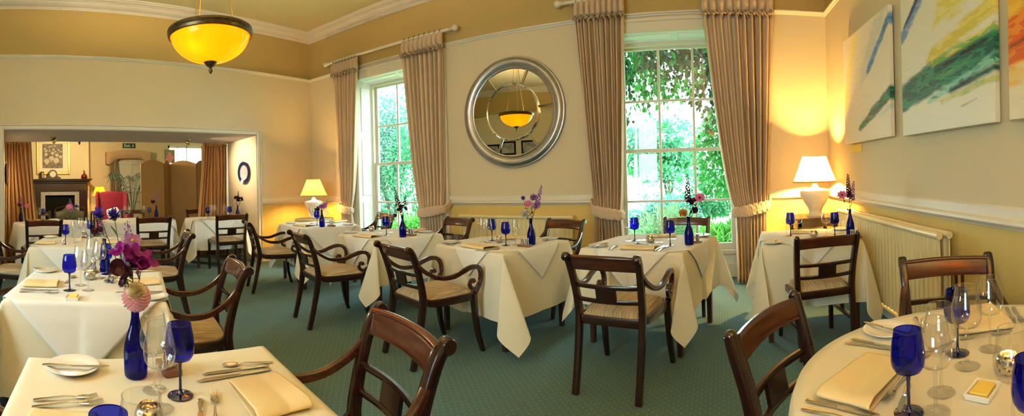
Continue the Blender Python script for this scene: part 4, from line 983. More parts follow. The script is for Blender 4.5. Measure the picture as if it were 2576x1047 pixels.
# ------------------------------------------------------------ chairs
def chair(arms, name):
    r = empty(name); D = mahogany
    for s in (-1, 1):
        tw = .225
        # rear leg and back post in one sweep
        if arms: P = [(s * .20, -.315, 0), (s * .202, -.265, .2), (s * .205, -.225, .42), (s * .208, -.228, .52), (s * .215, -.262, .66), (s * .222, -.305, .78), (s * .224, -.335, .825)]
        else: P = [(s * .20, -.285, 0), (s * .202, -.25, .2), (s * .205, -.225, .42), (s * .208, -.228, .52), (s * .215, -.25, .66), (s * .222, -.285, .78), (s * .224, -.30, .835)]
        mb = MB().sweep(P, .040, [.040, .044, .052, .048, .042, .040, .038], up=(0, 1, 0), n=12, smooth=4)
        if arms: mb.lathe([(.001, -.020), (.022, -.020), (.027, -.012), (.027, .012), (.022, .020), (.001, .020)], 16, (0, 0, 0))
        if arms:
            for i in range(len(mb.v) - 96, len(mb.v)):
                x, y, z = mb.v[i]; mb.v[i] = (z + s * .224, y - .345, x + .822)
        if not arms: mb.ball((s * .224, -.302, .832), .0195, 12, 8)
        mb.build('back_post', D, r)
        if arms: F = [(s * .235, .215, .44), (s * .236, .225, .30), (s * .240, .245, .14), (s * .246, .285, 0)]; ww = [.048, .044, .038, .032]
        else: F = [(s * .215, .225, .44), (s * .215, .225, .22), (s * .215, .225, 0)]; ww = [.042, .038, .032]
        MB().sweep(F, ww, ww, up=(0, 1, 0), n=10, smooth=4).build('front_leg', D, r)
        if arms:
            A = [(s * .218, -.288, .735), (s * .234, -.225, .668), (s * .252, -.12, .612), (s * .262, .0, .603), (s * .268, .09, .628), (s * .268, .17, .648), (s * .264, .235, .640), (s * .258, .272, .600), (s * .252, .275, .545), (s * .247, .252, .490), (s * .240, .225, .45)]
            mb = MB().sweep(A, [.026, .028, .030, .034, .036, .036, .034, .032, .030, .030, .034], [.034, .034, .032, .030, .030, .030, .032, .034, .034, .036, .04], up=(s, 0, .001), n=10, smooth=4)
            cx, cz = .195, .527; mb.sweep([(s * .250, .245, .485), (s * .252, .215, .478), (s * .253, .180, .492), (s * .253, .166, .520), (s * .253, .180, .545), (s * .253, .203, .546), (s * .253, .212, .528)], .030, [.03, .026, .024, .024, .024, .022, .02], up=(s, 0, .001), n=8, smooth=4)
            mb.build('arm', mahogany_arm, r)
        else:
            MB().b2((s * .213 - .010, -.24, .20), (s * .213 + .010, .22, .225)).build('stretcher', D, r, smooth=False, bevel=.004)
    # top rail, curved in plan
    zc = .782 if arms else .790; y0 = -.312 if arms else -.29; hh = .086 if arms else .078
    rl = [(x, y0 - .026 * (1 - (x / .22) ** 2) + .008, zc + (.006 if arms else .010) * (1 - (x / .22) ** 2)) for x in [-.222 + .444 * i / 12 for i in range(13)]]
    tilt = .33 if arms else .26
    mb = MB().sweep(rl, .020, hh, up=(0, -math.sin(tilt), math.cos(tilt)), n=12, sq=.45)
    mb.sweep([(x, y + .013, z - hh / 2 + .006) for x, y, z in rl], .012, .010, up=(0, -math.sin(tilt), math.cos(tilt)), n=8)
    if arms: mb.sweep([(x, y - .016, z + hh / 2 - .006) for x, y, z in rl], .030, .026, up=(0, 0, 1), n=10, sq=.9)
    mb.build('top_rail', mahogany_top, r)
    for z, y in ((.640, -.253), (.553, -.236)):
        q = [(x, y - .030 * (1 - (x / .21) ** 2), z) for x in [-.212 + .424 * i / 10 for i in range(11)]]
        MB().sweep(q, .016, .026, n=8, sq=.4).build('back_rail', D, r)
    def tb(u, v):
        x = -.065 + .13 * u; return (x, -.236 - .017 * v - .030 * (1 - (x / .21) ** 2), .553 + .087 * v)
    MB().grid(tb, 8, 2).build('splat_tablet', D, r, solid=.014, smooth=False)
    fw = .235 if arms else .215
    mb = MB(); mb.sweep([(-.205, -.225, .425), (.205, -.225, .425)], .024, .055, n=8); mb.sweep([(-fw, .225, .425), (fw, .225, .425)], .024, .058, n=8)
    for s in (-1, 1):
        if arms: mb.sweep([(s * .207, -.228, .50), (s * .208, -.20, .45), (s * .214, -.13, .428), (s * .225, .05, .424), (s * fw, .225, .425)], .026, [.03, .045, .056, .058, .058], n=10, smooth=3)
        else: mb.sweep([(s * .206, -.225, .425), (s * fw, .225, .425)], .024, .055, n=8)
    mb.build('seat_frame', D, r)
    def st(u, v):
        a = (u - .5) * 2; b = (v - .5) * 2; hw = .195 + .020 * v; e = (1 - abs(a) ** 5) * (1 - abs(b) ** 5)
        return (hw * a, -.232 + .470 * v, .435 + .055 * max(0, e) ** .35 + .012 * (1 - a * a) * (1 - b * b))
    mb = MB().grid(st, 16, 16); mb.b2((-.19, -.225, .41), (.19, .225, .436)); mb.build('seat_cushion', seat_m, r, auto=None)
    return r
mahogany_arm = wood_mat('warm_mahogany_arm', (.022, .006, .004), (.065, .016, .008), .2)
CH_A = 'mahogany open armchair with striped seat '; CH_S = 'dark mahogany side chair with striped seat '
arm0 = chair(True, 'dining_armchair'); side0 = chair(False, 'dining_chair'); TA, TS = tree(arm0), tree(side0); used = {0: False, 1: False}
def put(arms, x, y, deg, where, s=1.0):
    t = TA if arms else TS
    o = copy_tree(t) if used[arms] else t[0]; used[arms] = True
    o.location = (x, y, 0); o.rotation_euler = (0, 0, math.radians(deg)); o.scale = (s, s, s)
    tag(o, (CH_A if arms else CH_S) + where, 'chair', 'open armchairs at the dining tables' if arms else 'side chairs without arms')
put(1, -.52, 2.81, -11, 'in front of the right window table')
put(1, -1.955, 2.77, -20, 'in front of the mirror wall table')
put(1, -3.18, 2.85, -18.5, 'in front of the left window table')
put(1, -4.59, 3.15, -22, 'in front of the left lamp table')
put(1, -1.05, .84, 157, 'foremost, at the front left table')
put(1, -2.42, 1.01, 163, 'at the second left table, right side')
put(1, -4.14, 1.44, 163, 'at the third left table, right side')
put(1, -4.62, .10, -17, 'at the third left table, left side')
put(1, -2.68, -.18, -17, 'at the second left table, only an arm in view')
put(1, -1.10, -.30, -10, 'at the front left table, only an arm in view')
put(1, -1.52, 4.16, 163, 'behind the mirror wall table')
put(1, -2.86, 4.19, 163, 'behind the left window table')
put(1, -4.28, 4.50, 160, 'behind the left lamp table')
put(0, -.19, 4.24, 173, 'behind the right window table')
put(1, 1.06, 1.60, 159, 'on the far side of the round right-hand table')
put(0, .45, 1.26, -125.6, 'on the left side of the round right-hand table')
put(0, .83, 3.22, 5, 'in front of the right lamp table')
put(0, -5.98, 3.23, 78, 'at the right alcove table, room side', 1.03)
put(0, -6.10, 2.04, 82, 'at the middle alcove table, room side', 1.04)
put(0, -6.12, .46, 95, 'at the left alcove table, room side', 1.04)
put(0, -7.42, 3.52, -95, 'behind the right alcove table')
put(0, -8.05, 2.42, -92, 'behind the middle alcove table')
put(0, -8.12, .60, -88, 'behind the left alcove table')

# ------------------------------------------------------------ tables and cloths
TZ = .735
TN = {1: 'front left table', 2: 'second left table', 3: 'third left table', 4: 'left alcove table', 5: 'middle alcove table', 6: 'right alcove table', 7: 'left lamp corner table', 8: 'left window table', 9: 'mirror wall table', 10: 'right window table', 11: 'right lamp corner table', 12: 'round right-hand table'}
TW = {1: 'nearest the camera, cropped at the bottom left', 2: 'second from the camera on the left', 3: 'third from the camera on the left', 4: 'at the left end of the alcove', 5: 'in the middle of the alcove', 6: 'at the right end of the alcove', 7: 'beside the left corner lamp', 8: 'before the left window', 9: 'under the round mirror', 10: 'before the right window', 11: 'by the bright right corner lamp', 12: 'cropped by the right edge of the photo'}
def drape_pos(x, y, a, tilt, seed, spread=1.0):
    """cloth point (x,y) laid on a square top of half-width a"""
    sx = 1 if x >= 0 else -1; sy = 1 if y >= 0 else -1; ax, ay = abs(x), abs(y)
    R = .010
    ph = seed * 1.7 + (sx + 2 * sy)
    if ax <= a and ay <= a: return (x, y, 0)
    if ax > a and ay <= a:
        d = ax - a; o = .012 * min(1, d * 12) + d * (.025 + .035 * math.sin(ay * sy * 9 + ph + sx) * min(1, (a - ay) * 6)); return (sx * (a + o), y, -d * .995)
    if ay > a and ax <= a:
        d = ay - a; o = .012 * min(1, d * 12) + d * (.025 + .035 * math.sin(ax * sx * 9 + ph * 1.3 + sy * 2) * min(1, (a - ax) * 6)); return (x, sy * (a + o), -d * .995)
    dx, dy = ax - a, ay - a; rr = math.hypot(dx, dy); th = math.atan2(dy, dx); s2 = math.sin(2 * th); th2 = th * 4 / PI - 1
    al = tilt * s2 * (1 + .15 * math.sin(ph)); lat = (-.17 * math.sin(th * 4) + .045 * math.sin(th * 8)) * spread * rr + .13 * s2 * math.sin(ph * 2.1) * rr
    e = .012 * min(1, rr * 12) + rr * .025
    out = math.sin(al) * rr; ox = out * .7071 + lat * .7071 * -1; oy = out * .7071 + lat * .7071
    wx = math.cos(th) ** 2; wy = math.sin(th) ** 2
    return (sx * (a + ox + e * wx), sy * (a + oy + e * wy), -rr * math.cos(al) * .995)
def table(k, cx, cy, deg, half, ov, ovc, tilt=.20, off=(0, 0), ovrot=45, legw=.055, mat=None, omat=None, undercloth=True):
    rz = math.radians(deg); r = empty('dining_table', (cx, cy, 0), rz, f'square dark-legged dining table {TW[k]}', 'table', 'square dining tables'); h = half - .006
    MB().b2((-h, -h, TZ - .03), (h, h, TZ)).build('tabletop', table_wood, r, smooth=False, bevel=.004)
    for sx in (-1, 1):
        for sy in (-1, 1):
            x, y = sx * (h - .05), sy * (h - .05); MB().sweep([(x, y, 0), (x, y, TZ - .03)], [legw * .75, legw], [legw * .75, legw], up=(0, 1, 0)).build('leg', table_wood, r)
    s = half + ov; n = 84
    cl = MB().grid(lambda u, v: (lambda p: (p[0], p[1], p[2]))(drape_pos((u * 2 - 1) * s, (v * 2 - 1) * s, half, tilt, k)), n, n).build('tablecloth', mat or linen, auto=None)
    cl.location = (cx, cy, TZ + .004); cl.rotation_euler = (0, 0, rz); tag(cl, f'long cream tablecloth on the table {TW[k]}', 'tablecloth', 'long cream tablecloths')
    if ovc:
        D = half + ovc; c, sn = math.cos(math.radians(ovrot)), math.sin(math.radians(ovrot)); L = D / math.sqrt(2); rnd = k * 1.3
        def f(u, v):
            p = (u * 2 - 1) * L; q = (v * 2 - 1) * L; x = p * c - q * sn + off[0]; y = p * sn + q * c + off[1]
            X, Y, Z = drape_pos(x, y, half + .004, tilt, k); 
            d = -Z; 
            if d > 0:
                o = .006 + d * .03 * (1 + math.sin(8 * (x + y) + rnd)); L_ = math.hypot(X, Y); 
                if abs(X) > half and abs(Y) <= half: X += o * (1 if X > 0 else -1)
                elif abs(Y) > half and abs(X) <= half: Y += o * (1 if Y > 0 else -1)
                else: X += o * X / L_; Y += o * Y / L_
            return (X, Y, Z)
        ocl = MB().grid(f, 72, 72).build('slip_cloth', omat or linen_white, auto=None, solid=.002); ocl.location = (cx, cy, TZ + .008); ocl.rotation_euler = (0, 0, rz)
        tag(ocl, f'white slip cloth laid diagonally on the table {TW[k]}', 'tablecloth', 'white diagonal slip cloths')
def round_table(k, cx, cy, R, S_, folds, mat=None, ovc=0):
    r = empty('dining_table', (cx, cy, 0), 0, f'round dark-legged dining table {TW[k]}', 'table', 'round dining tables')
    MB().lathe([(.001, TZ - .03), (R - .008, TZ - .03), (R - .006, TZ), (.001, TZ)], 48).build('tabletop', table_wood, r, auto=.5)
    for q in range(4):
        a = PI / 4 + q * PI / 2; x, y = (R - .15) * math.cos(a), (R - .15) * math.sin(a); MB().sweep([(x, y, 0), (x, y, TZ - .03)], [.04, .055], [.04, .055], up=(0, 1, 0)).build('leg', table_wood, r)
    n = 180
    def f(u, v):
        th = 2 * PI * u; m = max(abs(math.cos(th)), abs(math.sin(th))); hang = S_ / m - R
        if v < .4: q = v / .4; return (R * q * math.cos(th), R * q * math.sin(th), 0)
        t = (v - .4) / .6; d = hang * t; w = min(1, d / .35); rad = R + .008 * min(1, t * 10) + d * (.14 + .10 * w * math.sin(folds * th + 1.3 * math.sin(2 * th)))
        return (rad * math.cos(th), rad * math.sin(th), -d * .97)
    cl = MB().grid(f, n, 40).build('tablecloth', mat or linen, auto=None); cl.location = (cx, cy, TZ + .004); tag(cl, f'long cream tablecloth on the round table {TW[k]}', 'tablecloth', 'long cream tablecloths')
    if ovc:
        L = ovc
        def g(u, v):
            x, y = (u * 2 - 1) * L, (v * 2 - 1) * L; rr = math.hypot(x, y)
            if rr <= R: return (x, y, 0)
            d = rr - R; q = (R + .014 + d * .20) / rr; return (x * q, y * q, -d * .97)
        o = MB().grid(g, 60, 60).build('slip_cloth', linen_white, auto=None); o.location = (cx, cy, TZ + .008); o.rotation_euler = (0, 0, .2); tag(o, f'white square slip cloth on the round table {TW[k]}', 'tablecloth', 'white diagonal slip cloths')
table(1, -1.02, .37, -13, .40, .45, .0, off=(0, 0))
table(2, -2.52, .48, -17, .41, .47, .36)
table(3, -4.48, .72, -16, .42, .47, .33)
round_table(4, -7.00, .70, .60, .92, 11, linen_white, .58)
round_table(5, -6.96, 2.12, .60, .92, 12, linen_white, .58)
table(6, -6.64, 3.34, -12, .40, .46, .30, mat=linen_white)
table(7, -4.54, 3.84, -16, .41, .46, .33, off=(.04, -.02), omat=linen_white)
table(8, -3.06, 3.57, -17, .40, .42, .28)
table(9, -1.68, 3.455, -19, .41, .50, .21, off=(.05, .0))
table(10, -.41, 3.60, -18, .42, .43, .26, off=(.0, -.05))
table(11, .88, 3.60, -8, .39, .46, .18, tilt=.14)
round_table(12, .76, .94, .56, .80, 9)
# draped lamp table in the left corner
r = empty('lamp_table', (-5.60, 4.66, 0), 0, 'round occasional table under the left corner lamp', 'side table'); MB().lathe([(.001, .69), (.30, .69), (.30, .715), (.001, .715)], 32).build('tabletop', table_wood, r, auto=.5); MB().lathe([(.16, 0), (.15, .02), (.04, .05), (.03, .3), (.04, .69)], 16).build('pedestal', table_wood, r)
def f(u, v):
    th = 2 * PI * u
    if v < .35: q = v / .35; return (.31 * q * math.cos(th), .31 * q * math.sin(th), 0)
    t = (v - .35) / .65; rad = .315 + .07 * t + .02 * t * math.sin(13 * th); return (rad * math.cos(th), rad * math.sin(th), -.70 * t)
o = MB().grid(f, 120, 20).build('tablecloth', cloth_mat('sage_cloth', (.48, .42, .24), tr=0), auto=None); o.location = (-5.60, 4.66, .718); tag(o, 'sage green cloth draped over the lamp table in the left corner', 'tablecloth')

# ------------------------------------------------------------ tableware prototypes
def wine_glass(h, rb, bowl, stem, foot, name):
    """h height, rb max bowl radius"""
    r = empty(name); zb = h * .47
    rt = .80 if bowl is cobalt_bowl else .72
    pr = [(.004, zb), (rb * .42, zb + .005), (rb * .76, zb + h * .045), (rb * .95, zb + h * .11), (rb, zb + h * .18), (rb * .985, zb + h * .27), (rb * (rt + .12), zb + h * .39), (rb * (rt + .035), zb + h * .48), (rb * rt, h)]
    inn = [(a - .0012, b) for a, b in pr[::-1][:-1]]
    pr2 = []
    for i in range(len(pr) - 1):
        for j in range(3): t = j / 3; pr2.append((pr[i][0] * (1 - t) + pr[i + 1][0] * t, pr[i][1] * (1 - t) + pr[i + 1][1] * t))
    pr2.append(pr[-1])
    MB().lathe(pr2, 28).build('bowl', bowl, r, auto=None)
    MB().lathe([(rb * rt, h - .0015), (rb * rt + .0009, h), (rb * rt, h + .0008), (rb * rt - .0009, h), (rb * rt, h - .0015)], 28).build('rim', bowl, r, auto=None)
    MB().lathe([(.010, zb + .004), (.006, zb - .004), (.0042, zb - .02), (.0036, h * .25), (.0042, .02), (.007, .008), (.012, .005)], 12).build('stem', stem, r, auto=None)
    MB().lathe([(.012, .005), (.022, .003), (.034, .0018), (.0355, .001), (.034, 0), (.001, 0)], 28).build('foot', foot, r, auto=None)
    return r
goblet0 = wine_glass(.190, .040, cobalt_bowl, cobalt_stem, cobalt_stem, 'water_goblet')
wine0 = wine_glass(.215, .042, clear_glass, clear_glass, foot_glass, 'wine_glass')
def mk_plate():
    r = empty('side_plate'); MB().lathe([(.001, .006), (.050, .005), (.058, .007), (.082, .016), (.084, .015), (.06, .003), (.045, 0), (.001, 0)], 40).build('plate_dish', china, r, auto=None); return r
plate0 = mk_plate()
def mk_bottle():
    r = empty('bud_vase'); MB().lathe([(.001, 0), (.030, 0), (.034, .006), (.035, .02), (.036, .07), (.034, .095), (.027, .12), (.0175, .145), (.0125, .17), (.0115, .205), (.0135, .208), (.0135, .214), (.0105, .215), (.0100, .20)], 24).build('bottle_body', bottle_m, r, auto=None); return r
bottle0 = mk_bottle()
def holes_mat():
    m = bpy.data.materials.new('pierced_mercury_glass'); m.use_nodes = True; n = N(m); b = n.b; b.inputs['Base Color'].default_value = (.60, .55, .44, 1); b.inputs['Metallic'].default_value = .9; b.inputs['Roughness'].default_value = .2
    v, _ = n.obj(); vo = n.n('ShaderNodeTexVoronoi', i_Scale=95.0); n.l(v, vo.inputs['Vector']); d = n.math('LESS_THAN', vo.outputs['Distance'], .33)
    n.l(n.mix(d, (.62, .58, .48), (.20, .10, .03)), b.inputs['Base Color']); n.bump(vo.outputs['Distance'], .5, .003); return m
pierced = holes_mat()
def mk_tealight():
    r = empty('tealight_holder'); MB().lathe([(.001, 0), (.020, 0), (.032, .012), (.036, .028), (.032, .044), (.024, .054), (.023, .053), (.031, .043), (.0345, .028), (.030, .012), (.001, .004)], 28).build('pierced_shell', pierced, r, auto=None)
    MB().lathe([(.001, .005), (.018, .005), (.018, .02), (.001, .02)], 16).build('candle', pm('tealight_wax', (.9, .8, .6), .5), r); MB().lathe([(.0015, .02), (.004, .026), (.003, .034), (.0005, .042)], 8).build('flame', flame_m, [c for c in children(r) if c.name.startswith('candle')][0]); return r
tea0 = mk_tealight()
def mk_block():
    r = empty('cruet_block'); MB().b2((-.055, -.026, 0), (.055, .026, .018)).build('wooden_block', block_wood, r, smooth=False, bevel=.002)
    return r
def mk_shaker():
    r = empty('steel_shaker'); MB().lathe([(.001, 0), (.015, 0), (.0155, .012), (.013, .027), (.0155, .048), (.0150, .050)], 18).build('shaker_body', steel, r, auto=.6); MB().lathe([(.0150, .050), (.0140, .052), (.001, .0525)], 18).build('shaker_cap', steel, r, auto=.6); return r
shaker0 = mk_shaker()
block0 = mk_block()
def mk_butter():
    r = empty('butter_dish'); mb = MB(); w, d = .040, .030
    mb.add([(-w, -d, 0), (w, -d, 0), (w, d, 0), (-w, d, 0), (-w - .004, -d - .004, .016), (w + .004, -d - .004, .016), (w + .004, d + .004, .016), (-w - .004, d + .004, .016), (-w + .002, -d + .002, .015), (w - .002, -d + .002, .015), (w - .002, d - .002, .015), (-w + .002, d - .002, .015), (-w + .003, -d + .003, .006), (w - .003, -d + .003, .006), (w - .003, d - .003, .006), (-w + .003, d - .003, .006)],
           [(3, 2, 1, 0), (0, 1, 5, 4), (1, 2, 6, 5), (2, 3, 7, 6), (3, 0, 4, 7), (4, 5, 9, 8), (5, 6, 10, 9), (6, 7, 11, 10), (7, 4, 8, 11), (8, 9, 13, 12), (9, 10, 14, 13), (10, 11, 15, 14), (11, 8, 12, 15), (12, 13, 14, 15)])
    mb.build('dish', china, r, smooth=False, bevel=.001); MB().b2((-.033, -.023, .005), (.033, .023, .018)).build('butter_pat', butter_m, r, bevel=.003); return r
butter0 = mk_butter()
vglass = glass_mat('clear_vase_glass', (.93, .96, .95), 1.5, lo=.03)
def mk_gv():
    r = empty('glass_vase'); MB().lathe([(.001, 0), (.03, 0), (.032, .01), (.026, .06), (.022, .11), (.026, .17), (.031, .19)], 20).build('vase_body', vglass, r, auto=None); return r
gv0 = mk_gv()
PROTO = {'goblet': (goblet0, 'cobalt blue goblet', 'goblet', 'cobalt blue goblets'), 'wineglass': (wine0, 'clear wine glass', 'wine glass', 'clear wine glasses'), 'plate': (plate0, 'white side plate', 'plate', 'white side plates'), 'bottle': (bottle0, 'cobalt blue bottle vase holding flowers', 'vase', 'cobalt bottle vases'),
         'tealight': (tea0, 'silvery pierced tealight holder', 'candle holder', 'pierced tealight holders'), 'cruetblock': (block0, 'small wooden cruet block', 'cruet stand', 'wooden cruet blocks'), 'shaker': (shaker0, 'waisted steel shaker', 'shaker', 'steel shakers'), 'butterdish': (butter0, 'square white dish of yellow butter', 'butter dish', 'butter dishes'), 'glassvase': (gv0, 'tall clear glass vase', 'vase', None)}
TREES = {k: tree(v[0]) for k, v in PROTO.items()}; first = {k: True for k in PROTO}
ZT = TZ + .010
ROT = {1: -13, 2: -17, 3: -16, 4: 0, 5: 0, 6: -12, 7: -16, 8: -17, 9: -19, 10: -18, 11: -8, 12: 35}
def zt(k): return TZ + (.0095 if k not in (1, 12) else .0055)
VASES = {}
TOPS = {1: (-1.02, .37, .40), 2: (-2.52, .48, .41), 3: (-4.48, .72, .42), 4: (-7.00, .70, .60), 5: (-6.96, 2.12, .60), 6: (-6.64, 3.34, .40), 7: (-4.54, 3.84, .41), 8: (-3.06, 3.57, .40), 9: (-1.68, 3.455, .41), 10: (-.41, 3.60, .42), 11: (.88, 3.60, .39), 12: (.76, .94, .56)}
def on_top(t, x, y, m):
    cx, cy, h = TOPS[t]; dx, dy = x - cx, y - cy
    if t in (4, 5, 12):
        r_ = math.hypot(dx, dy); k = min(1, (h - m) / max(r_, 1e-6)); return cx + dx * k, cy + dy * k
    a = math.radians(ROT[t]); u = dx * math.cos(a) + dy * math.sin(a); v = -dx * math.sin(a) + dy * math.cos(a); q = h - m; u = max(-q, min(q, u)); v = max(-q, min(q, v))
    return cx + u * math.cos(a) - v * math.sin(a), cy + u * math.sin(a) + v * math.cos(a)
for t, kind, x, y, where in list(ITEMS):
    if kind == 'cruetblock':
        x, y = on_top(t, x, y, .045); a = math.radians(ROT[t] + 10)
        for dx, w in ((-.020, 'left on the wooden block'), (.022, 'right on the wooden block')): ITEMS.append((t, 'shaker', x + dx * math.cos(a), y + dx * math.sin(a), w))
for t, kind, x, y, where in ITEMS:
    o = TREES[kind][0] if first[kind] else copy_tree(TREES[kind]); first[kind] = False; _, nm, cat, grp = PROTO[kind]
    x, y = (x, y) if kind == 'shaker' else on_top(t, x, y, .045 if kind != 'plate' else .07); o.location = (x, y, zt(t) + (.018 if kind == 'shaker' else 0)); o.rotation_euler = (0, 0, math.radians(ROT[t] + (0 if kind != 'cruetblock' else 10)))
    if kind == 'wineglass':
        s = 1 + .05 * math.sin(x * 7 + y * 3); o.scale = (s, s, s)
    if kind == 'butterdish' and t == 12: o.rotation_euler = (0, 0, .55)
    lab = nm + ((' ' + where + ',') if where else '') + ' on the ' + TN[t]
    tag(o, lab, cat, grp)
    if kind in ('bottle', 'glassvase'): VASES[t] = (x, y)
# candle inside the bright holder on the round table gives real light
for t, kind, x, y, w in ITEMS:
    if kind == 'tealight' and t in (12, 2): light('candle_light', 'POINT', (x, y, zt(t) + .05), .25, (1, .55, .2), .006)

# cutlery, local x from handle end to tip, laid on z=0
def hprof(pts, th, name, mat=steel):
    return MB().sweep([(x, 0, z) for x, w, z in pts], [w for x, w, z in pts], [th * (1 if i else .6) for i in range(len(pts))], n=10, smooth=3, sq=.8)
def mk_cut(kind):
    r = empty({'knife': 'table_knife', 'butterknife': 'butter_knife', 'fork': 'table_fork', 'spoon': 'dessert_spoon'}[kind])
    if kind in ('knife', 'butterknife'):
        k = 1 if kind == 'knife' else .72
        hprof([(0, .012, .003), (.02 * k, .018, .004), (.06 * k, .014, .004), (.095 * k, .010, .004)], .006, 'h').build('handle', steel, r)
        b = [(.095 * k, -.004), (.10 * k, -.008), (.16 * k, -.0105), (.20 * k, -.008), (.222 * k, .002), (.215 * k, .0065), (.16 * k, .007), (.095 * k, .004)]; n = len(b)
        MB().add([(x, y, .0028) for x, y in b] + [(x, y, .0042) for x, y in b], [tuple(range(n - 1, -1, -1)), tuple(range(n, 2 * n))] + [(i, (i + 1) % n, n + (i + 1) % n, n + i) for i in range(n)]).build('blade', steel, r, smooth=False)
    elif kind == 'fork':
        hprof([(0, .014, .003), (.02, .017, .004), (.06, .010, .007), (.10, .006, .009), (.128, .007, .006)], .004, 'h').build('handle', steel, r)
        mb = MB(); mb.grid(lambda u, v: (.125 + .028 * u, (v - .5) * (.008 + .016 * math.sin(PI / 2 * min(1, u * 1.3))), .0045 + .0015 * (2 * v - 1) ** 2), 6, 4)
        for q in (-1.5, -.5, .5, 1.5): mb.sweep([(.150, q * .0064, .0045), (.172, q * .0062, .0035), (.196, q * .0055, .007)], [.0036, .0034, .0018], .0018, n=6, smooth=2)
        mb.build('tines', steel, r, solid=0)
    else:
        hprof([(0, .013, .003), (.02, .016, .004), (.06, .009, .007), (.10, .006, .009), (.13, .007, .005)], .004, 'h').build('handle', steel, r)
        MB().grid(lambda u, v: (lambda a, q: (.157 + .030 * q * math.cos(a) * (1 + .0), .0185 * q * math.sin(a), .0065 - .006 * (1 - q * q)))(2 * PI * u, v), 20, 5).build('spoon_bowl', steel, r, auto=None, solid=.0012)
    return r
CT = {k: tree(mk_cut(k)) for k in ('knife', 'butterknife', 'fork', 'spoon')}; cf = {k: True for k in CT}
CN = {'knife': ('steel table knife', 'knife'), 'butterknife': ('small steel butter knife', 'knife'), 'fork': ('steel fork', 'fork'), 'spoon': ('steel dessert spoon', 'spoon')}
CL = {'knife': .222, 'butterknife': .16, 'fork': .196, 'spoon': .187}
for t, kind, ax, ay, bx, by, dz, where in CUTLERY:
    o = CT[kind][0] if cf[kind] else copy_tree(CT[kind]); cf[kind] = False
    L = math.hypot(bx - ax, by - ay); s = max(.85, min(1.1, L / CL[kind])); ux, uy = (bx - ax) / L, (by - ay) / L; mx, my = on_top(t, (ax + bx) / 2, (ay + by) / 2, .05)
    o.location = (mx - ux * CL[kind] * s / 2, my - uy * CL[kind] * s / 2, zt(t) + (.014 if dz else .0)); o.rotation_euler = (0, 0, math.atan2(uy, ux)); o.scale = (s, s, s)
    tag(o, f'{CN[kind][0]} {where}, {TN[t]}', CN[kind][1], f'steel {CN[kind][1]} places')
# napkins: folded square with a rolled front edge
def mk_napkin():
    r = empty('folded_napkin'); w = .115
    def f(u, v):
        # v runs round the folded section: bottom sheet back to front, loop, top sheet front to back
        x = (u * 2 - 1) * w; wv = .004 * math.sin(u * 7)
        if v < .4: t = v / .4; return (x, .17 - .17 * t, .0015)
        if v < .6: t = (v - .4) / .2; a = -PI / 2 - PI * t; k = .5 + .5 * abs(math.cos(PI * (u - .12))); h = .004 + .010 * k; return (x, -.0 + 1.2 * h * math.cos(a), .0015 + h + h * math.sin(a))
        t = (v - .6) / .4; k = .5 + .5 * abs(math.cos(PI * (u - .12))); h = .0015 + 2 * (.004 + .010 * k); return (x * (1 - .02 * t), .165 * t, h * (1 - t) ** .6 * .8 + .0045 + h * .2 + wv * .3 * (1 - t))
    MB().grid(f, 24, 40).build('folded_layer', napkin_m, r, auto=None, solid=.0015)
    MB().grid(lambda u, v: ((u * 2 - 1) * w * .98, .012 + .15 * v, .005 + .001 * math.sin(u * 9)), 10, 6).build('inner_layer', napkin_m, r, auto=None)
    return r
NT = tree(mk_napkin()); nf = True
for t, ax, ay, bx, by, dep, where in NAPKINS:
    o = copy_tree(NT) if not nf else NT[0]; nf = False; L = math.hypot(bx - ax, by - ay); ang = math.atan2(by - ay, bx - ax); sx = max(.10, min(.27, L)) / .23; sy = dep / .17 if t != 12 else .27 / .17
    o.location = (*on_top(t, (ax + bx) / 2, (ay + by) / 2, .02), zt(t) + .001); o.rotation_euler = (0, 0, ang); o.scale = (sx, sy, .75)
    tag(o, f'folded pale yellow linen napkin{" " + where if where else ""}, {TN[t]}', 'napkin', 'folded pale yellow napkins')

# ------------------------------------------------------------ flowers
def leaf_mat(name, c, c2, tr=.45):
    m = pm(name, c, .45); n = N(m); v, _ = n.obj(); col = n.mix(n.noise(v, 1.8, 3), c, c2); n.l(col, n.b.inputs['Base Color'])
    t = n.n('ShaderNodeBsdfTranslucent'); n.l(col, t.inputs[0]); mx = n.n('ShaderNodeMixShader'); mx.inputs[0].default_value = tr; out = n.t.nodes['Material Output']; n.l(n.b.outputs[0], mx.inputs[1]); n.l(t.outputs[0], mx.inputs[2]); n.l(mx.outputs[0], out.inputs[0]); return m
def fm(name, c, c2=None): return leaf_mat(name, c, c2 or tuple(x * .7 for x in c), .35)
F_MAG = fm('magenta_petals', (.38, .02, .34), (.25, .01, .25)); F_DPL = fm('dark_plum_petals', (.06, .006, .03)); F_CORN = fm('cornflower_blue', (.10, .06, .52)); F_LIL = fm('lilac_petals', (.50, .22, .60)); F_PINK = fm('pink_petals', (.80, .20, .48)); F_PALE = fm('pale_pink_petals', (.88, .60, .68), (.86, .46, .58))
F_CRM = fm('cream_petals', (.90, .85, .55), (.92, .88, .68)); F_WHT = fm('white_petals', (.85, .80, .74)); F_ORG = fm('apricot_petals', (.85, .42, .12)); F_YEL = fm('yellow_centre', (.8, .6, .05))
def petal(mb, c, d, nrm, L, w, curl=.3, fine=0):
    """petal from c along d"""
    d = d.normalized(); s = d.cross(nrm); s = s.normalized() if s.length > .01 else d.orthogonal(); nn = s.cross(d)
    def f(u, v):
        q = (u - .5) * 2; ww = w * math.sin(PI * min(1, .12 + .80 * v)) ** .7; return c + d * (L * v) + s * (q * ww) + nn * (curl * L * v * v + .25 * ww * q * q + (.10 * w * math.sin(11 * u + 5 * v) * v if fine else 0))
    mb.grid(f, 3 + 5 * fine, 4 + 4 * fine)
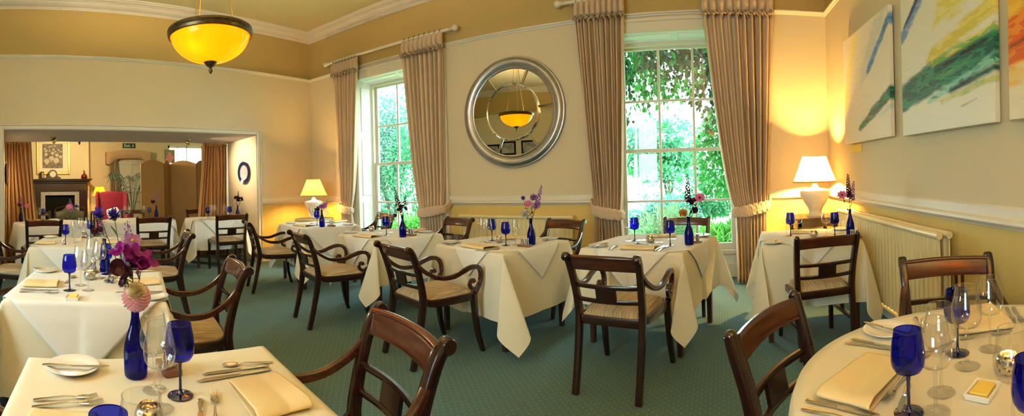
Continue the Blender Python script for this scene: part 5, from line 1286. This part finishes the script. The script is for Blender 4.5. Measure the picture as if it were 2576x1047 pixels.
def flower(kind, base, tip, mat, label, size=.03, grp=None, face=None, mat2=None):
    b = Vector(base); t = Vector(tip); r = empty({'daisy': 'cosmos_flower', 'pom': 'dahlia_flower', 'corn': 'cornflower', 'pea': 'sweet_pea', 'spike': 'larkspur_spray', 'fluff': 'carnation_flower'}[kind], b, 0, label, 'flower', grp)
    t = t - b; z = Vector((0, 0, 0)); side = Vector((random.uniform(-1, 1), random.uniform(-1, 1), 0)) * .012
    mid = z.lerp(t, .5) + side; mid.x *= .8; mid.y *= .8
    MB().tube([z, mid, t], .0013, 5, smooth=6).build('stem', stem_m, r)
    lf = MB(); rl = random.Random(int(abs(tip[1] * 9999)) + 3)
    for q in range(7):
        f_ = rl.uniform(.30, .85) if t.z > .12 else rl.uniform(.5, .9); c0 = z.lerp(mid, f_ * 2) if f_ < .5 else mid.lerp(t, f_ * 2 - 1); a_ = rl.uniform(0, 6.28)
        if c0.z > .058: petal(lf, c0, Vector((math.cos(a_), math.sin(a_), rl.uniform(.2, 1.3))), Vector((0, 0, 1)), rl.uniform(.022, .045), rl.uniform(.003, .006), -.2)
    if lf.v: lf.build('leaves', stem_m, r, auto=None)
    rnd = random.Random(int(abs(tip[0] * 1000 + tip[2] * 7777))); nrm = Vector(face) if face else Vector((-b.x, -b.y, .45 * b.length)).normalized() if b.length > 0 else Vector((0, 0, 1))
    if not face: nrm = (Vector((0, 0, EYE)) - Vector(tip)).normalized() * .7 + Vector((0, 0, .6))
    nrm.normalize(); e1 = nrm.orthogonal().normalized(); e2 = nrm.cross(e1)
    mb = MB()
    if kind == 'daisy':
        for k in range(8):
            a = 2 * PI * k / 8; petal(mb, t, e1 * math.cos(a) + e2 * math.sin(a) + nrm * .12, nrm, size, size * .34, -.05)
        mb.build('petals', mat, r, auto=None); MB().ball(t + nrm * .002, size * .2, 10, 6).build('flower_centre', mat2 or F_DPL, r)
    elif kind == 'pom':
        m2 = MB(); NP = 240
        for k in range(NP):
            q = (k + .5) / NP; el = -.95 + 2.45 * q ** .85; a = k * 2.39996; d = (e1 * math.cos(a) + e2 * math.sin(a)) * math.cos(el) + nrm * math.sin(el); ln = size * (.50 - .22 * q)
            petal(mb if q < .55 else m2, t + d * size * .50, (d + nrm * .12).normalized(), nrm if abs(d.dot(nrm)) < .85 else e1, ln, ln * .32, .10)
        mb.ball(t, size * .58, 14, 10); mb.build('petals', mat, r, auto=None); m2.build('inner_petals', mat2 or mat, r, auto=None)
    elif kind == 'corn':
        for k in range(34):
            a = rnd.uniform(0, 2 * PI); q = rnd.uniform(.3, 1.1); d = (e1 * math.cos(a) + e2 * math.sin(a)) * q + nrm * rnd.uniform(.3, .9); petal(mb, t, d, nrm, size * rnd.uniform(.7, 1.05), size * .13, .1)
        mb.build('petals', mat, r, auto=None); MB().ball(t - nrm * .004, size * .28, 8, 6).build('calyx', stem_m, r)
    elif kind == 'fluff':
        for k in range(70):
            a = rnd.uniform(0, 2 * PI); el = rnd.uniform(-.4, 1.5); d = (e1 * math.cos(a) + e2 * math.sin(a)) * math.cos(el) + nrm * math.sin(el); petal(mb, t + d * size * .2, d, Vector((rnd.uniform(-1, 1), rnd.uniform(-1, 1), rnd.uniform(-1, 1))), size * rnd.uniform(.6, .85), size * .26, .4)
        mb.build('petals', mat, r, auto=None)
    elif kind == 'pea':
        for k in range(6):
            c = t + Vector((rnd.uniform(-1, 1), rnd.uniform(-1, 1), rnd.uniform(-1, .8))) * size * .75; f0 = Vector((rnd.uniform(-1, 1), rnd.uniform(-1, 1), rnd.uniform(.1, 1))).normalized(); g = f0.orthogonal().normalized(); h = f0.cross(g)
            for a in (.5, 1.6, 2.7, 4.2): petal(mb, c, g * math.cos(a) + h * math.sin(a) + f0 * .3, f0, size * .80, size * .52, .35, 1)
        mb.build('petals', mat, r, auto=None)
    else:
        n = int(size * 1000); ax = t - z; L = ax.length; axd = ax.normalized(); o1 = axd.orthogonal().normalized(); o2 = axd.cross(o1)
        for k in range(n):
            v = k / n; a = k * 2.4; c = t - axd * (L * .50 * (1 - v)) ; rad = .018 * (1 - v * .75); d = o1 * math.cos(a) + o2 * math.sin(a)
            c2 = c + d * rad; sz = .013 * (1 - .6 * v)
            for q in range(4):
                b2 = 2 * PI * q / 4; petal(mb, c2, d * .5 + (axd * math.cos(b2) + d.cross(axd) * math.sin(b2)), d, sz, sz * .5, .1)
        mb.build('petals', mat, r, auto=None)
    return r
def bunch(t, specs):
    vx, vy = VASES[t]; z0 = zt(t) + .205
    for i, (kind, dx, dy, dz, mat, size, desc, m2) in enumerate(specs):
        flower(kind, (vx + .004 * math.cos(i * 2), vy + .004 * math.sin(i * 2), z0 - .06), (vx + dx, vy + dy, z0 + dz), mat, f'{desc} in the vase on the {TN[t]}', size, f'flowers on the {TN[t]}', mat2=m2)
bunch(1, [('pom', .015, .0, .032, F_PALE, .047, 'large pale pink and cream dahlia', F_CRM), ('pea', .0, -.03, .155, F_MAG, .034, 'magenta sweet pea, upper', None), ('pea', .01, .025, .135, F_MAG, .030, 'magenta sweet pea, right', None), ('pea', .02, -.035, .105, F_DPL, .036, 'dark plum sweet pea', None), ('corn', -.03, -.10, .265, F_CORN, .030, 'blue cornflower, left', None), ('corn', -.02, -.055, .262, F_CORN, .030, 'blue cornflower, right', None), ('spike', -.04, -.01, .25, F_LIL, .03, 'lilac spray', None), ('daisy', -.015, .0, .19, F_LIL, .028, 'pale lilac open flower', F_YEL)])
bunch(2, [('spike', .0, -.03, .16, F_LIL, .03, 'lilac larkspur spray', None), ('pea', .02, -.05, .07, F_DPL, .028, 'dark plum sweet pea', None)])
bunch(3, [('daisy', .03, -.06, .13, F_PINK, .04, 'bright pink cosmos', F_YEL), ('corn', .0, .02, .13, F_CORN, .03, 'blue cornflower', None), ('spike', .0, -.05, .22, F_LIL, .03, 'pale lilac spray', None)])
bunch(4, [('daisy', .05, .10, .05, F_PINK, .05, 'bright pink cosmos', F_YEL), ('spike', 0, .0, .20, F_LIL, .04, 'lilac larkspur spray', None), ('pea', 0, -.03, .07, F_DPL, .03, 'plum sweet pea', None)])
bunch(5, [('spike', 0, .0, .26, F_LIL, .04, 'lilac larkspur spray', None), ('pea', 0, -.06, .07, F_DPL, .035, 'dark plum sweet pea', None)])
bunch(6, [('spike', 0, .02, .24, F_DPL, .04, 'dark plum spray', None), ('pea', 0, .0, .10, F_DPL, .045, 'dark plum sweet pea', None), ('daisy', .03, -.06, .07, F_PALE, .03, 'pale pink open flower', F_YEL), ('pea', .0, .08, .10, F_DPL, .03, 'small plum sweet pea', None)])
bunch(7, [('fluff', .02, -.02, .05, F_LIL, .035, 'lilac pink bloom', None), ('pea', -.02, -.06, .02, F_DPL, .03, 'dark plum sweet pea', None), ('spike', .05, .06, .14, F_LIL, .03, 'lilac larkspur spray', None), ('daisy', .02, .03, .07, F_PINK, .03, 'pink cosmos', F_YEL)])
bunch(8, [('spike', -.03, -.08, .29, F_DPL, .04, 'tall dark plum spray, left', None), ('pea', .0, .0, .08, F_DPL, .035, 'dark plum sweet pea', None), ('spike', .02, .04, .21, F_DPL, .03, 'short dark plum spray, right', None), ('fluff', .0, -.02, .04, F_PINK, .018, 'small pink bloom', None)])
bunch(9, [('fluff', -.03, -.03, .05, F_WHT, .042, 'white carnation', None), ('daisy', -.02, .0, .13, F_PINK, .035, 'bright pink cosmos', F_YEL), ('corn', -.05, -.03, .17, F_CORN, .028, 'blue cornflower', None), ('spike', .09, .04, .28, F_LIL, .05, 'tall leaning lilac larkspur spray', None), ('fluff', .03, .0, .18, F_LIL, .03, 'lilac bloom', None), ('pea', .05, .01, .11, F_LIL, .028, 'small lilac sweet pea', None)])
bunch(10, [('fluff', -.04, -.02, .04, F_ORG, .036, 'apricot carnation', None), ('daisy', .09, .03, .15, F_PINK, .045, 'pink cosmos with a dark centre', F_DPL), ('spike', .0, .0, .34, F_DPL, .06, 'tall dark plum spray', None), ('pea', .05, .0, .06, F_DPL, .03, 'dark plum sweet pea, right', None), ('pea', .02, .0, .12, F_DPL, .03, 'dark plum sweet pea, centre', None)])
bunch(11, [('daisy', -.07, -.02, .13, F_PINK, .045, 'pink cosmos', F_DPL), ('spike', -.01, .0, .30, F_DPL, .06, 'tall dark plum spray', None), ('spike', .04, .0, .24, F_LIL, .05, 'lilac spray, right', None), ('pea', .0, .0, .12, F_DPL, .03, 'plum sweet pea', None)])

# ------------------------------------------------------------ palm in the lounge
def palm():
    r = empty('potted_palm', (-10.75, 3.12, 0), 0, 'arching green palm in a pot beside the crimson armchair', 'plant'); MB().lathe([(.001, 0), (.13, 0), (.17, .28), (.18, .30), (.16, .30), (.15, .27), (.001, .27)], 24).build('pot', ceramic, r)
    for k in range(9):
        a = 2 * PI * k / 9 + .3; L = .55 + .1 * (k % 3); mb = MB(); pts = []
        for i in range(13):
            t = i / 12; pts.append(Vector((math.cos(a) * L * t * (.3 + .7 * t), math.sin(a) * L * t * (.3 + .7 * t), .28 + 1.28 * math.sin(PI * .56 * t) + (.1 if k % 2 else 0) * t)))
        mb.tube(pts, .006, 5)
        for i in range(5, 13):
            d = (pts[i] - pts[i - 1]).normalized(); s = d.cross(Vector((0, 0, 1))).normalized()
            for q in (-1, 1):
                petal(mb, pts[i], d * .5 + s * q - Vector((0, 0, .5)), Vector((0, 0, 1)), .22, .012, -.3)
        mb.build('frond', palm_m, r)
palm_m = noisy('palm_green', (.015, .06, .04), (.03, .10, .06), .5, 20)
palm()

# ------------------------------------------------------------ garden outside
ground_m = noisy('lawn', (.22, .38, .12), (.30, .45, .18), .9, 3)
struct(MB().b2((-16, 5.62, -.35), (10, 24, -.3)).build('ground', ground_m, smooth=False))
leafA = leaf_mat('vine_leaf', (.015, .17, .03), (.05, .36, .06)); leafF = leaf_mat('dark_vine_leaf', (.006, .035, .015), (.015, .08, .03), .15); leafB = leaf_mat('shrub_leaf', (.04, .26, .12), (.10, .36, .18)); leafC = leaf_mat('bluish_shrub_leaf', (.06, .24, .20), (.14, .38, .26)); leafD = leaf_mat('pale_grass_leaf', (.22, .42, .20), (.35, .5, .3)); leafE = leaf_mat('fern_leaf', (.10, .40, .05), (.18, .5, .10))
bark = noisy('bark', (.06, .045, .03), (.1, .08, .05), .8, 20, bump=.4)
def leaf(mb, p, d, up, L, w):
    d = d.normalized(); s = d.cross(up); s = s.normalized() if s.length > .01 else d.orthogonal().normalized(); nn = s.cross(d)
    mb.add([p, p + d * L * .3 + s * w, p + d * L * .3 - s * w, p + d * L * .62 + s * w * .8 - nn * L * .06, p + d * L * .62 - s * w * .8 - nn * L * .06, p + d * L - nn * L * .2, p + d * L * .3 + nn * w * .25, p + d * L * .62], [(0, 1, 6), (0, 6, 2), (1, 3, 7, 6), (2, 6, 7, 4), (3, 5, 7), (4, 7, 5)])
def cloud(mb, c, rad, n, L, w, rnd, hang=.5):
    for k in range(n):
        while True:
            p = Vector((rnd.uniform(-1, 1), rnd.uniform(-1, 1), rnd.uniform(-1, 1)))
            if p.length < 1: break
        p = p.normalized() * (p.length ** .45); q = Vector(c) + Vector((p.x * rad[0], p.y * rad[1], p.z * rad[2])); d = p + Vector((rnd.uniform(-.8, .8), rnd.uniform(-.8, .8), rnd.uniform(-.8, .8) - hang)); s = rnd.uniform(.65, 1.2)
        leaf(mb, q, d, Vector((rnd.uniform(-.5, .5), rnd.uniform(-.5, .5), 1)), L * s, w * s)
def shrub(name, loc, rad, n, mat, label, cat='shrub', L=.10, w=.03, grp='garden shrubs beyond the windows', trunk=.5, seed=1, blobs=6, hang=.2):
    rnd = random.Random(seed); r = empty(name, loc, 0, label, cat, grp); mb = MB()
    for k in range(blobs):
        c = (rnd.uniform(-.6, .6) * rad[0], rnd.uniform(-.4, .4) * rad[1], rad[2] * rnd.uniform(.55, 1.25) + trunk); q = rnd.uniform(.45, .7); cloud(mb, c, (rad[0] * q, rad[1] * q, rad[2] * q), n // blobs, L, w, rnd, hang)
    mb.build('foliage', mat, r, smooth=False); s = MB()
    for k in range(4):
        a = 1.57 * k; s.tube([(0, 0, 0), (.1 * rad[0] * math.cos(a), .1 * rad[1] * math.sin(a), trunk + .2), (.5 * rad[0] * math.cos(a), .5 * rad[1] * math.sin(a), trunk + rad[2])], [.05, .035, .012], 6, smooth=3)
    s.build('stem', bark, r)
def vine():
    rnd = random.Random(5); r = empty('climbing_vine', (-.3, 6.3, 0), 0, 'leafy green vine hanging down outside the top of the right window', 'climbing plant'); lt, dk, s = MB(), MB(), MB()
    for k in range(170):
        x = -1.3 + 2.8 * rnd.random(); y = rnd.uniform(-.35, .7); ln = rnd.uniform(.35, .95)
        if x > .30: ln *= 1.75
        elif x < -.75: ln *= 1.45
        elif -.6 < x < -.1: ln *= 1.45
        z0 = 3.6; z1 = 3.35 - ln; pts = [Vector((x + .12 * math.sin(i + k), y + .1 * math.cos(i * 1.3 + k), z0 + (z1 - z0) * i / 8)) for i in range(9)]
        s.tube(pts, .0035, 4)
        for i in range(34):
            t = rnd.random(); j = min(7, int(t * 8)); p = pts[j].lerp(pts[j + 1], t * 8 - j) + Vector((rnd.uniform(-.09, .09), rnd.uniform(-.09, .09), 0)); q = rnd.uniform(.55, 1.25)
            side = (x > .30 or x < -.8 or (p.z > 2.75 and x > -.4)) and rnd.random() < .8  # darker leaves gather at the sides and upper part
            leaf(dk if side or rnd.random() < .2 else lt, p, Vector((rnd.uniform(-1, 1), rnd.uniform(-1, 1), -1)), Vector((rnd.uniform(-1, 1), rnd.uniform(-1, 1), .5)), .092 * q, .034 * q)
    s.tube([(-1.6, .2, 3.6), (-.4, .1, 3.55), (.6, .15, 3.62), (1.7, .2, 3.6)], .03, 6, smooth=3)
    s.tube([(-.25, .0, 2.92), (.05, -.02, 3.0), (.45, .0, 2.96), (.9, .1, 3.1), (1.4, .2, 3.4)], [.02, .04, .05, .05, .04], 6, smooth=4)
    for x in (-1.6, 1.7): s.tube([(x, .2, -.3), (x + .05, .22, 1.5), (x, .2, 3.6)], .035, 6, smooth=3)
    lt.build('leaves', leafA, r, smooth=False); dk.build('dark_leaves', leafF, r, smooth=False); s.build('stem', bark, r)
vine()
G = -.3
shrub('garden_shrub', (.75, 7.6, G), (.9, .8, 1.1), 5200, leafA, 'dark glossy shrub at the right side of the right window', seed=2, L=.11, w=.035, trunk=.9)
shrub('fern', (.35, 6.7, G), (.55, .5, .45), 2600, leafE, 'bright green fern low outside the right window', 'fern', .16, .018, seed=3, trunk=.1, hang=-.3)
shrub('garden_shrub', (-.9, 8.4, G), (.8, .7, .55), 2600, leafC, 'blue green shrub low at the left of the right window', seed=4, trunk=.2)
shrub('garden_shrub', (-.1, 9.6, G), (1.0, .8, .8), 3000, leafB, 'mid green shrub in the centre of the right window view', seed=5, trunk=.2)
shrub('ornamental_grass', (-.55, 7.4, G), (.5, .4, .45), 1800, leafD, 'pale arching grass low in the right window view', 'grass clump', .28, .008, seed=6, trunk=.1, hang=-.8)
shrub('garden_tree', (-.9, 12.5, G), (1.6, 1.2, 1.1), 4000, leafB, 'small bushy tree farther down the garden', 'tree', .14, .05, seed=7, trunk=1.3)
shrub('garden_tree', (-7.4, 8.8, G), (1.3, 1.1, 2.1), 12000, leafC, 'blue green tree filling the left window, left half', 'tree', .09, .028, seed=8, trunk=.6, blobs=8)
shrub('garden_tree', (-5.6, 8.2, G), (1.1, .9, 1.9), 9000, leafB, 'feathery mid green tree filling the left window, right half', 'tree', .10, .022, seed=9, trunk=.5, blobs=8)
shrub('garden_shrub', (-5.2, 7.0, G), (.7, .5, .5), 2600, leafE, 'bright green shrub low outside the left window', seed=10, trunk=.1, L=.15, w=.02)
shrub('garden_shrub', (-6.6, 7.4, G), (.6, .5, .5), 2200, leafB, 'mid green shrub at the bottom of the left window view', seed=11, trunk=.1)
shrub('garden_shrub', (1.6, 9.6, G), (1.1, 1, 1.3), 4000, leafC, 'blue green shrub far right beyond the right window', seed=12, trunk=.3)
